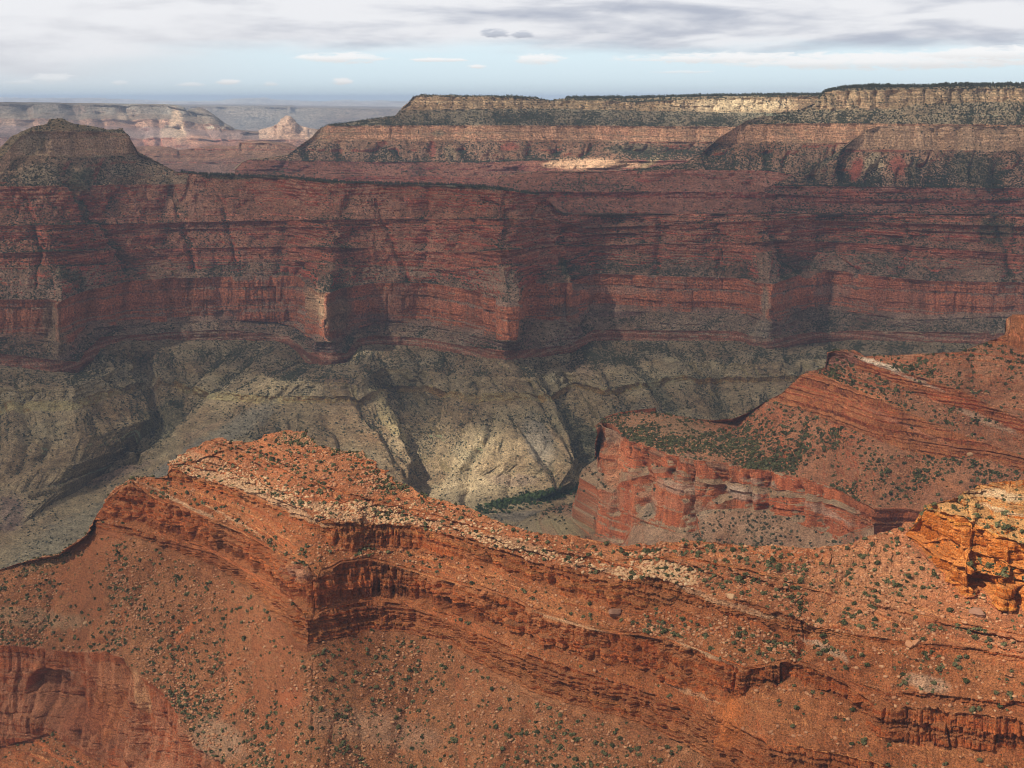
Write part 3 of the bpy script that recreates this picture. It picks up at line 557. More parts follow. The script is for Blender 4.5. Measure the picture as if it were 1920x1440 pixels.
patch('canyon_wall', [
    (B1, ('G', 7.0), Z_('c', rock=C(.50,.31,.20), tal=C(.38,.27,.17), bed=30, bedamp=3, joint=11, jl=60, block=6, bl=30, streak=.4, bedcol=.1), Z_('s', rock=C(.3,.2,.13), tal=C(.24,.18,.11), rub=1.5, shrub=2)),
    (B2, ('G', .62), Z_('s', rock=HERMIT, tal=C(.26,.17,.11), gully=16, gl=160, rub=2, shrub=2.0, bed=14, terr=.4)),
    (B3, ('G', .75), Z_('s', **dict(sup, shrub=.6))),
    (W1, ('G', 3.0), Z_('c', **dict(sup, terr=.5, bed=7, rock=C(.32,.09,.05)))),
    (W1b, ('G', .8), Z_('s', **sup)),
    (W2, ('G', 2.2), Z_('c', **dict(sup, terr=.5, bed=9, joint=7, rock=C(.32,.09,.052)))),
    (W3, ('G', .62), Z_('s', **dict(sup, terr=.35, tal=C(.24,.14,.095), gully=14, gl=150, shrub=1.5))),
    (WT, ('Z', -542.0), Z_('c', **redW)),
    (WB, ('G', 9.0), Z_('s', **dict(sup, terr=.8, tal=C(.22,.145,.10), rock=C(.20,.10,.08), gully=4, shrub=1.5))),
    (WM0, ('G', .62), Z_('c', rock=MUAV, tal=C(.22,.15,.10), bed=7, bedamp=3, terr=.6, joint=4, jl=40, block=3, bl=30, bedcol=.35, streak=.2)),
    (WM, ('G', 5.0), Z_('s', rock=TONTO, tal=TONTO)),
  ], (-600, 2600), carve=[([(110,325),(150,360),(190,400),(225,455),(250,505)],16,34,1.0),([(320,335),(340,400),(352,450),(368,505)],11,20,.7),([(1062,420),(1080,470),(1092,528)],20,38,1.0),([(1470,415),(1462,450),(1480,480),(1512,508)],16,26,1.0),([(1555,455),(1580,490),(1606,512)],9,16,.5),([(1850,380),(1872,420),(1890,480),(1900,520)],22,34,1.0),([(20,340),(55,420),(70,480),(60,540)],14,26,.8),([(520,340),(530,400),(520,480),(515,512)],10,18,.5),([(700,350),(720,420),(745,480),(760,525)],10,18,.4),([(860,350),(850,420),(835,470)],10,18,.4),([(980,380),(960,430),(955,490)],10,20,.5),([(1230,400),(1240,440),(1225,510)],12,22,.5),([(1330,400),(1350,450),(1345,515)],10,18,.5),([(1690,400),(1700,450),(1680,515)],12,22,.6),([(400,340),(430,420),(440,500)],9,15,.5)], carve_z=.05, tuck=(30, 60), ridge=(WR, ('G', .5)), back=((80,-40),(400,-260)), seed=41, scale=3.0, fine=4.5, smooth=20, clump=.5,
  spots=[(200,430,12,90,-40,C(.10,.10,.06),.6,4),(140,520,40,16,20,C(.10,.11,.06),.6,4),(330,370,10,60,-25,C(.12,.10,.06),.5,3),
         (1075,500,25,22,0,C(.08,.10,.05),.8,4),(1870,430,40,30,0,C(.09,.09,.05),.6,4),(600,575,26,40,0,C(.46,.33,.20),.7,.2),(640,590,22,35,0,C(.28,.19,.12),.6,.6),
         (1435,565,16,34,0,C(.32,.26,.19),.75,.5),(1425,620,25,22,0,C(.28,.23,.17),.6,.8),(95,590,26,44,0,C(.34,.24,.16),.7,.3),(110,640,30,40,0,C(.30,.22,.14),.5,.5),
         (40,595,40,22,0,C(.42,.16,.09),.6,0),(340,560,90,24,0,C(.38,.13,.07),.5,0),(760,560,90,28,0,C(.32,.14,.09),.5,0),(1160,545,70,12,0,C(.38,.24,.18),.5,0),(1560,548,40,14,0,C(.35,.25,.20),.5,0),
         (1530,590,60,14,0,C(.17,.12,.09),.6,1),(1680,560,60,22,0,C(.33,.13,.08),.4,0),(420,595,30,20,0,C(.18,.10,.08),.6,.6),(700,598,50,12,0,C(.16,.09,.08),.6,.3),(1060,585,40,14,0,C(.15,.13,.10),.7,2),
         (1150,590,60,8,0,C(.17,.08,.08),.5,.5),(1580,490,5,40,-35,C(.36,.18,.12),.6,.2),(1500,490,40,12,20,C(.11,.11,.07),.6,3),(1640,488,50,14,0,C(.12,.12,.08),.4,2.5),
         (60,270,30,20,-30,C(.34,.27,.18),.6,1.6),(230,318,30,14,0,C(.34,.27,.19),.6,2),(80,330,50,22,0,C(.30,.24,.16),.6,2.4),(160,335,25,25,40,C(.09,.10,.06),.7,3),
         (420,332,60,5,2,C(.09,.09,.05),.8,5),(620,340,70,4,3,C(.08,.08,.045),.8,5),(900,352,60,4,3,C(.08,.09,.05),.8,5)])

# ================================================================== VALLEY SLOPES
S = list(range(15))
def V(pts): return [(u, v, su) for (u, v), su in zip(pts, (-150,148,240,400,492,682,780,900,1040,1110,1160,1300,1420,1530,2070))]
v0 = V([(-150,686),(148,699),(240,638),(545,646),(575,681),(655,679),(705,642),(860,662),(985,670),(1025,664),(1093,652),(1230,638),(1400,647),(1500,647),(2070,647)])
v1 = V([(-150,722),(142,728),(262,670),(470,692),(520,714),(672,718),(727,683),(865,706),(1015,708),(1050,690),(1108,698),(1252,670),(1410,684),(1507,674),(2070,680)])
v2 = V([(-150,752),(138,752),(288,703),(410,736),(492,743),(682,743),(748,712),(872,738),(1042,736),(1072,716),(1130,730),(1277,703),(1420,708),(1520,702),(2070,712)])
v3 = V([(-150,771),(138,771),(292,715),(395,750),(492,758),(684,755),(753,723),(878,754),(1046,750),(1076,725),(1135,742),(1282,713),(1425,719),(1523,712),(2070,722)])
v4 = V([(-150,830),(150,824),(305,778),(340,796),(492,838),(720,806),(780,780),(905,818),(1068,806),(1100,778),(1170,808),(1315,762),(1430,790),(1535,770),(2070,790)])
v5 = V([(-150,880),(140,872),(262,828),(285,838),(480,910),(768,868),(800,840),(895,872),(1082,858),(1115,836),(1190,870),(1328,818),(1440,860),(1550,840),(2070,850)])
v6 = V([(-150,960),(110,912),(222,862),(240,874),(420,1000),(783,912),(800,893),(850,905),(1050,912),(1106,890),(1200,915),(1338,880),(1440,920),(1550,900),(2070,910)])
v7 = V([(-150,1050),(40,985),(150,905),(190,925),(350,1100),(765,958),(790,932),(825,948),(1000,940),(1095,914),(1230,960),(1340,960),(1440,960),(1550,960),(2070,960)])
v8 = V([(-150,1250),(0,1150),(60,1100),(150,1100),(350,1250),(700,1100),(770,1020),(850,1000),(980,975),(1080,950),(1250,1060),(1340,1060),(1440,1060),(1550,1060),(2070,1060)])
v9 = V([(-150,1500),(0,1450),(60,1400),(150,1400),(350,1450),(700,1300),(770,1250),(850,1200),(980,1150),(1080,1150),(1250,1200),(1340,1200),(1440,1200),(1550,1200),(2070,1200)])
ton = dict(rock=C(.22,.17,.09), tal=TONTO, bed=11, terr=.85, cliffc=.35, gully=15, gl=42, rub=1.6, shrub=1.2, bedcol=.3, nz=(.3,.5))
dirt = dict(ton, terr=0.12, gully=9, gl=60, tal=C(.300,.220,.128), shrub=.7)
def wash(Pn, B, H):
    # a narrow ravine cut into the valley floor at the left
    px, py = project(B)
    line = np.array([(288,703),(305,778),(268,812),(255,838),(252,862),(215,872),(150,905),(60,930)], float)
    dist = np.full(px.shape, 1e9)
    for a, b in zip(line[:-1], line[1:]):
        ab = b-a; t = np.clip(((px-a[0])*ab[0]+(py-a[1])*ab[1])/(ab@ab), 0, 1)
        dist = np.minimum(dist, np.hypot(px-a[0]-t*ab[0], (py-a[1]-t*ab[1])*1.6))
    Pn = Pn.copy(); Pn[:, :, 2] -= 26*(1-sstep(dist, 1.0, 9.0)); return Pn
GUL = [([(700,640),(738,700),(775,765),(795,835),(800,885),(790,935)],34,62,1.0),([(648,690),(690,760),(740,825),(792,888)],15,24,.6),([(850,662),(830,720),(803,780),(797,830)],20,34,.8),([(782,650),(776,700),(788,770)],14,22,.8),
  ([(905,690),(885,760),(840,830),(810,870)],12,16,.4),([(1010,665),(1040,715),(1082,785),(1110,850),(1105,905)],30,56,1.0),([(1085,662),(1062,700),(1068,745)],13,20,.6),([(985,700),(1020,760),(1070,830),(1095,880)],12,18,.7),
  ([(1165,650),(1215,705),(1255,755),(1290,805)],20,34,.9),([(1130,665),(1150,720),(1210,790)],12,18,.5),([(1255,640),(1300,690),(1330,745),(1345,805)],20,34,1.0),([(1375,655),(1345,705),(1330,760)],14,20,.8),([(1310,645),(1318,700),(1325,740)],11,18,.6),
  ([(1465,650),(1510,700),(1548,745)],22,36,.9),([(1440,720),(1455,765),(1460,800)],11,16,.6),([(165,680),(225,712),(285,742),(305,785),(258,832)],22,40,.9),([(255,642),(272,690),(292,745)],18,30,1.0),([(320,640),(318,690),(300,745)],13,22,.9),
  ([(430,645),(375,690),(322,745)],18,30,1.0),([(500,645),(425,700),(355,752),(312,798),(264,835)],15,26,.9),([(205,650),(235,690),(280,725)],13,20,.8),([(20,690),(40,750),(52,830),(30,880)],15,20,.8),([(95,760),(105,820),(60,870)],11,14,.5),
  ([(-20,700),(0,760),(-10,840)],15,20,.7),([(600,768),(640,830),(662,880)],12,16,.4),([(540,770),(560,830),(555,880)],11,14,.3),([(500,760),(492,800),(480,860)],12,14,.6),([(905,835),(870,885),(875,940)],13,16,.4),([(965,770),(1000,830),(1040,890),(1060,915)],13,20,.7),
  ([(930,760),(925,810),(890,850)],11,14,.4),([(420,770),(330,830),(250,870)],9,10,.3),([(480,820),(380,880),(280,950)],9,9,.2),([(700,770),(735,830),(770,890)],12,18,.5),([(170,770),(200,820),(225,850)],11,14,.6),([(170,740),(215,790),(240,830)],11,14,.6),
  ([(640,700),(700,790),(760,850)],10,14,.4),([(860,690),(870,720),(880,740)],8,8,.2),([(560,700),(540,730),(520,745)],7,7,.2),([(610,700),(615,725),(620,742)],7,7,.2),([(1000,850),(960,880),(950,930)],12,12,.3)]
GUL = [(p, w_*(1.3 if w_ < 20 else 1.1), d*(1.35 if w_ < 20 else .85), v) for p, w_, d, v in GUL]
patch('valley_floor', [
    (v0, ('L', 'canyon_wall', -2, (0, 14, 4)), Z_('s', **dict(ton, gully=22, gl=85, tal=C(.235,.175,.11), shrub=1.8))),
    (v1, ('Z', -740.0), Z_('s', **dict(ton, tal=C(.28,.215,.13), gully=18, gl=55))),
    (v2, ('Z', -770.0), Z_('c', rock=BAND, tal=C(.28,.22,.11), bed=9, bedamp=3, joint=4, jl=16, block=4, bl=14, streak=.5, bedcol=.15)),
    (v3, ('Z', -788.0), Z_('s', **dict(ton, terr=.7, bed=10, gully=14))),
    (v4, ('Z', -835.0), Z_('s', **dict(dirt, gully=12))),
    (v5, ('Z', -880.0), Z_('s', **dirt)),
    (v6, ('Z', -925.0), Z_('s', **dict(dirt, gully=4))),
    (v7, ('Z', -955.0), Z_('s', **dict(dirt, gully=0, shrub=.3))),
    (v8, ('Z', -970.0), Z_('s', **dict(dirt, gully=0, shrub=.3))),
    (v9, ('Z', -975.0), Z_('s', **dirt)),
  ], (-600, 2600), step=1.6, enforce=True, lock_top=True, back=((10,-12),(40,-60)), seed=53, carve=GUL, scale=2.6, fine=3.6, smooth=26, clump=.5, kind_mat=(wash,),
  spots=[(180,1000,260,60,-25,C(.27,.25,.18),.6,.25),(400,830,160,24,-32,C(.25,.22,.165),.8,.4),(330,870,120,14,-32,C(.23,.20,.16),.6,.1),(380,805,50,9,-20,C(.32,.22,.14),.6,.2),
         (870,915,90,28,-5,C(.40,.31,.19),.7,.2),(960,900,50,14,0,C(.32,.22,.16),.6,.3),(1010,820,30,60,-25,C(.24,.21,.17),.7,.5),(1050,830,5,60,-35,C(.38,.26,.15),.6,.2),
         (740,780,16,90,-38,C(.46,.37,.19),.6,.7),(300,790,30,60,20,C(.10,.11,.07),.5,4),(280,700,60,35,-20,C(.17,.13,.09),.5,3),(770,720,30,60,-30,C(.17,.14,.09),.5,2.4),
         (1080,780,14,70,-35,C(.11,.11,.07),.6,4),(1250,740,10,80,-40,C(.11,.11,.07),.6,4),(1350,770,20,50,-20,C(.13,.12,.08),.5,3.5),(1110,850,14,60,-10,C(.11,.11,.07),.6,4),
         (1000,930,110,9,-12,C(.13,.13,.06),.7,8),(1000,968,110,12,0,C(.20,.17,.14),.7,.3),(1060,955,40,7,-10,C(.38,.33,.2),.7,.2),(20,960,40,40,0,C(.18,.10,.10),.6,.4),
         (1090,690,30,30,0,C(.28,.19,.13),.5,1.8),(1200,780,50,26,0,C(.20,.18,.13),.5,.6),(1290,840,50,20,0,C(.20,.19,.12),.5,.4),(240,880,70,10,-20,C(.22,.13,.11),.5,1),(255,835,10,16,0,C(.06,.06,.04),.7,3)])

# ================================================================== UPPER WALL AT THE RIGHT
A_R = [(930,330),(1010,321),(1130,321),(1200,317),(1290,304),(1320,282),(1345,260),(1400,226),(1440,214),(1500,206),(1530,192),(1546,173),(1580,166),(1640,163),(1700,164),(1800,161),(1920,160),(2070,158)]
forest_slope = dict(rock=C(.34,.25,.16), tal=C(.27,.20,.125), rub=2.5, shrub=5, bed=12, terr=.7, gully=10, gl=100, bedcol=.3, nz=(.2,.5))
coco = dict(rock=COCO, tal=C(.30,.18,.11), bed=30, bedamp=2.5, joint=8, jl=80, block=4, bl=35, streak=.40, bedcol=.10, nz=(.2,.45), shrub=.5)
kai = dict(rock=KAIBAB, tal=C(.28,.19,.11), bed=15, bedamp=6, joint=14, jl=50, block=8, bl=30, streak=.35, bedcol=.2, nz=(.2,.5), shrub=1.5, terr=.4)
herm = dict(rock=C(.27,.085,.05), tal=C(.27,.15,.095), bed=16, terr=.4, gully=60, gl=150, rub=2.5, shrub=3.2, bedcol=.15, nz=(.15,.4))
sup2 = dict(sup, rock=C(.28,.068,.045), tal=C(.24,.10,.068), joint=6, jl=90, gully=40, gl=400, shrub=.7)
patch('rim_wall', [
    ([(930,170),(1540,172),(1600,169),(1700,168),(2070,164)], ('D', 5700), Z_('c', **kai), Z_('s', **forest_slope)),
    ([(930,205),(1540,207),(1600,206),(1690,205),(1720,196),(2070,190)], ('D', 5670), Z_('s', **forest_slope)),
    ([(930,234),(1370,234),(1500,231),(1600,231),(2070,236)], ('D', 5560), Z_('c', **coco)),
    ([(930,270),(1340,270),(1500,269),(1600,270),(2070,276)], ('D', 5540), Z_('s', **herm)),
    ([(930,322),(1290,318),(1440,320),(1500,330),(2070,350)], ('D', [(930,5300),(1440,5350),(2070,5350)]), Z_('s', **sup2)),
    ([(930,360),(1500,360),(2070,372)], ('D', 5225), Z_('c', **dict(sup2, terr=.5))),
    ([(930,374),(1500,374),(2070,384)], ('D', 5212), Z_('s', **sup2)),
    ([(930,430),(2070,430)], ('D', 5000), Z_('s', **sup2)),
  ], (930, 2600), ridge=(A_R, ('D', [(930,5450),(1200,5380),(1300,5450),(1440,5600),(1546,5720),(2070,5750)])), back=((150,-10),(900,-300)), seed=61, scale=3.5, fine=5.5, smooth=20, clump=.4,
  spots=[(1630,245,30,22,0,C(.4,.25,.15),.3),(1560,250,60,10,0,C(.40,.20,.12),.3),(1870,415,40,25,0,C(.08,.09,.05),.5,4),(1250,300,80,12,-20,C(.17,.14,.09),.6,5)])
# nearer spur with its pale cliff
S_R = [(1435,352),(1460,342),(1480,331),(1520,313),(1570,286),(1600,262),(1625,244),(1650,236),(1720,236),(1920,238),(2070,238)]
patch('near_spur', [
    ([(1435,236),(1650,237),(1720,237),(1920,239),(2070,239)], ('D', 5300), Z_('c', **dict(coco, rock=C(.52,.33,.21))), Z_('s', **forest_slope)),
    ([(1435,279),(1580,280),(1700,282),(1920,284),(2070,284)], ('D', 5270), Z_('s', **dict(herm, shrub=3.5))),
    ([(1435,346),(1470,349),(1600,350),(1760,352),(1920,353),(2070,353)], ('D', 5080), Z_('s', **dict(sup2, rock=C(.27,.07,.045)))),
    ([(1435,362),(1600,372),(1920,376),(2070,376)], ('D', 5035), Z_('c', **dict(sup2, terr=.5, bed=9))),
    ([(1435,378),(1600,386),(1920,390),(2070,390)], ('D', 5020), Z_('s', **dict(sup2, shrub=1.5))),
    ([(1435,425),(2070,430)], ('D', 4860), Z_('s', **sup2)),
  ], (1435, 2600), ridge=(S_R, ('D', [(1435,5080),(1600,5260),(1650,5310),(2070,5320)])), back=((60,-20),(250,-60)), seed=67, scale=3.2, fine=5.0, smooth=14, clump=.4,
  spots=[(1642,312,26,34,0,C(.40,.30,.19),.95,.7),(1610,320,14,30,10,C(.25,.06,.04),.9,0),(1685,312,22,30,-10,C(.25,.06,.04),.8,.1),(1600,283,30,3,0,C(.24,.06,.04),.8,0),(1670,283,50,3,0,C(.24,.06,.04),.8,0),
         (1830,320,70,40,15,C(.08,.08,.05),.7,6),(1715,320,18,34,0,C(.12,.11,.07),.6,5),(1550,300,60,10,-32,C(.13,.13,.08),.7,5),(1530,330,50,18,-20,C(.22,.15,.09),.5,3),(1600,365,60,12,2,C(.36,.09,.05),.6,0)])

# ================================================================== FAR MESA
M_R = [(440,318),(455,303),(470,298),(500,296),(540,290),(560,275),(585,257),(598,242),(615,234),(660,229),(690,224),(740,218),(750,208),(766,193),(775,181),(795,178),(960,180),(1000,182),(1032,189),(1060,184),(1100,184),(1200,184),(1300,181),(1440,179),(1540,178),(1660,178)]
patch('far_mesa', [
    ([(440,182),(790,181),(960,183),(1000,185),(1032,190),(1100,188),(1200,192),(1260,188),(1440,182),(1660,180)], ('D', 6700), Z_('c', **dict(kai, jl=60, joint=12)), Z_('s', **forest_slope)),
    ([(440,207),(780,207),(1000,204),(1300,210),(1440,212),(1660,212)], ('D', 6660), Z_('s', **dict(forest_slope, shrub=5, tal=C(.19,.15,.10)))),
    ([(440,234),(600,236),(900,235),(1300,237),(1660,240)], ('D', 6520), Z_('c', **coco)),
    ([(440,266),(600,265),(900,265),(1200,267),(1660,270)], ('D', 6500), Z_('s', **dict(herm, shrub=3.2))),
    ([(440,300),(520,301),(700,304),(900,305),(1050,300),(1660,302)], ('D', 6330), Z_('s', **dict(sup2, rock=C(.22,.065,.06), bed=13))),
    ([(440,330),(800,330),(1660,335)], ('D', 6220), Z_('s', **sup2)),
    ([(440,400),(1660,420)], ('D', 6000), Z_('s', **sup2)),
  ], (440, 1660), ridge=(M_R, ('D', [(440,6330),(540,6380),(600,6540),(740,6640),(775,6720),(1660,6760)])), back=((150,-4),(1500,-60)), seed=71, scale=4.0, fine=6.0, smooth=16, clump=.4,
  spots=[(1390,198,100,18,0,C(.78,.62,.40),.65,.6),(1300,200,60,12,0,C(.66,.50,.33),.4,.8),(810,285,10,18,0,C(.27,.07,.045),.8,0),(955,275,20,9,0,C(.27,.07,.045),.8,0),(820,250,14,7,0,C(.2,.16,.1),.7,3),(845,290,14,20,-15,C(.33,.26,.16),.5,2),(1190,280,60,12,0,C(.09,.10,.06),.6,6),  # first two pale spots put sunlight on the rim into the rock colour
         (1225,302,28,8,-30,C(.42,.32,.18),.7,1),(720,292,12,16,0,C(.32,.25,.16),.4,2),(1105,308,95,11,0,C(.72,.46,.29),.85,.5)])  # last spot paints a sunlit strip into the rock colour

# ================================================================== BUTTES BEYOND
patch('distant_butte', [
    ([(240,276),(330,283),(375,278),(445,277),(450,268),(500,268),(570,280),(600,290)], ('D', 9000), Z_('c', rock=C(.30,.11,.07), tal=C(.26,.14,.09), bed=14, terr=1.2, joint=14, jl=90, bedcol=.4)),
    ([(240,300),(330,302),(400,300),(450,296),(500,296),(600,298)], ('D', 8900), Z_('s', rock=C(.28,.10,.07), tal=C(.25,.13,.09), bed=16, terr=1.4, joint=14, jl=120, bedcol=.4, shrub=.3, gully=30, gl=250)),
    ([(240,330),(600,330)], ('D', 8700), Z_('s', rock=C(.34,.13,.10), tal=C(.30,.16,.12), bed=16, terr=.7, joint=10, jl=120, bedcol=.3)),
    ([(240,420),(600,420)], ('D', 8300), Z_('s', **sup2)),
  ], (240, 600), step=1.6, ridge=([(240,276),(262,274),(290,273),(320,276),(335,281),(375,276),(400,272),(444,274),(448,267),(470,264),(500,264),(540,268),(556,274),(575,286),(600,300)], ('D', 9100)), back=((200,-10),(800,-300)), seed=73, scale=5, fine=9.0)
pinkd = C(.42,.27,.20)
FARC = [([(215,188),(235,215),(262,262),(270,300)],26,190,.0),([(352,204),(368,225),(392,262)],22,160,.0),([(120,188),(140,225),(150,290)],24,160,.0),([(30,188),(45,225),(70,290)],22,160,.0),([(290,215),(300,245),(296,280)],13,90,.0),([(330,232),(350,262)],10,70,.0),([(410,225),(425,262)],12,80,0),([(180,205),(190,250)],12,90,0)]
patch('distant_rim', [
    ([(-200,194),(310,197),(345,206),(400,218),(440,244),(900,255)], ('D', 16000), Z_('c', rock=C(.34,.27,.22), tal=C(.26,.22,.18), joint=45, jl=300, bed=60, bedamp=10, bedcol=.2)),
    ([(-200,212),(310,215),(350,216),(400,222),(440,246),(900,258)], ('D', 15900), Z_('s', rock=C(.3,.2,.14), tal=C(.26,.2,.15), gully=70, gl=500, rub=5)),
    ([(-200,222),(310,224),(340,226),(420,236),(470,250),(900,260)], ('D', 15700), Z_('c', rock=C(.42,.25,.17), tal=C(.33,.2,.14), joint=45, jl=260, bed=60)),
    ([(-200,236),(310,238),(440,246),(900,266)], ('D', 15600), Z_('s', rock=C(.32,.18,.15), tal=C(.31,.21,.18), gully=120, gl=600, rub=5)),
    ([(-200,258),(300,258),(440,262),(900,272)], ('D', 15100), Z_('c', rock=C(.42,.17,.11), tal=C(.36,.18,.12), joint=60, jl=300, bed=50, bedamp=15, bedcol=.3)),
    ([(-200,276),(900,282)], ('D', 14900), Z_('s', rock=C(.34,.15,.10), tal=C(.3,.17,.12), gully=60, gl=500)),
    ([(-200,345),(900,345)], ('D', 12000), Z_('s', rock=C(.34,.15,.10), tal=C(.3,.17,.12), gully=60, gl=500)),
  ], (-700, 900), step=1.8, ridge=([(-200,191),(0,191),(170,193),(310,195),(334,197),(346,201),(350,207),(362,202),(376,201),(388,206),(400,214),(420,229),(440,242),(470,246),(600,250),(900,254)], ('D', 16300)), back=((600,-10),(3000,-60)), seed=79, scale=12, fine=18.0, smooth=20, carve=FARC, carve_z=.15,
  spots=[(332,230,12,45,-10,C(.70,.50,.34),.8),(320,250,30,12,0,C(.60,.45,.32),.6),(360,262,34,10,0,C(.55,.30,.19),.7),(222,212,8,20,-10,C(.6,.45,.32),.5)])  # pale spots put the sunlit bits of this wall into its colour
patch('distant_temple', [
    ([(485,245),(510,240),(525,228),(540,220),(555,230),(575,241),(620,247)], ('D', 15000), Z_('s', rock=C(.6,.42,.3), tal=C(.55,.38,.28), rub=8, gully=20, gl=200, bed=40, terr=.5)),
    ([(485,262),(540,262),(620,262)], ('D', 14700), Z_('c', rock=C(.45,.2,.13), tal=C(.4,.22,.15), joint=40, jl=200, bed=40)),
    ([(485,285),(620,285)], ('D', 14500), Z_('c', rock=C(.4,.18,.12), tal=C(.4,.22,.15), joint=40, jl=200, bed=40)),
  ], (485, 620), step=1.6, ridge=([(485,244),(505,239),(520,232),(528,222),(537,217),(545,217),(554,226),(562,235),(580,241),(620,247)], ('D', 15200)), back=((200,-60),(600,-200)), seed=83, scale=10, fine=18.0)
patch('far_plateau', [
    ([(-200,198),(345,200),(550,202),(600,204),(1100,207)], ('D', 26000), Z_('c', rock=C(.30,.22,.17), tal=C(.25,.2,.15), joint=80, jl=600, bed=100, bedamp=10)),
    ([(-200,218),(1100,222)], ('D', 25800), Z_('s', rock=C(.25,.18,.14), tal=C(.22,.18,.14), gully=150, gl=900)),
    ([(-200,245),(1100,245)], ('D', 25000), Z_('c', rock=C(.30,.16,.12), tal=C(.25,.15,.12), joint=80, jl=600, bed=100)),
    ([(-200,300),(1100,300)], ('D', 21000), Z_('s', rock=C(.3,.2,.15), tal=C(.3,.18,.14))),
  ], (-700, 1100), step=2.2, ridge=([(-200,196),(345,198),(548,200),(555,202),(760,205),(1100,207)], ('D', 26400)), back=((3000,-12),(14000,-20)), seed=89, scale=30, fine=40.0)

def far_sheet():
    # the plain running to the horizon under everything, and low mountains on it
    bmv = []; r = [(-60000,20000,-900),(60000,20000,-900),(60000,58000,-900),(-60000,58000,-900)]
    me = bpy.data.meshes.new('plain'); me.from_pydata([(x, y, z) for x, y, z in r], [], [(0,1,2,3)]); me.update()
    ob = bpy.data.objects.new('plain', me); col.objects.link(ob); ob['kind'] = 'structure'
    m = bpy.data.materials.new('plain_soil'); m.use_nodes = True; g = N(m.node_tree); bs = m.node_tree.nodes['Principled BSDF']
    geo = g.new('ShaderNodeNewGeometry'); nn = g.noise(geo.outputs['Position'], 0.0002, 6, .6)
    g.put(bs.inputs['Base Color'], g.mix(g.ss(nn, .4, .6), (.26,.20,.14,1), (.40,.33,.25,1))); bs.inputs['Roughness'].default_value = 1
    me.materials.append(m)
far_sheet()
patch('distant_plain', [
    ([(-200,192),(1100,192)], ('D', 46000), Z_('s', rock=C(.5,.45,.4), tal=C(.55,.5,.44), rub=20)),
    ([(-200,202),(1100,206)], ('D', 36000), Z_('s', rock=C(.5,.45,.4), tal=C(.55,.5,.44), rub=20)),
  ], (-700, 1100), step=3, ridge=([(-200,182),(0,183),(180,184),(330,189),(400,189),(430,186),(470,184),(492,183),(520,186),(580,189),(600,190),(640,187),(665,188),(720,188),(780,190),(860,189),(1100,190)], ('D', 50000)), back=((2000,-200),(5000,-600)), seed=97, scale=60, fine=100.0)
print('terrain done', round(time.time()-T0, 1))

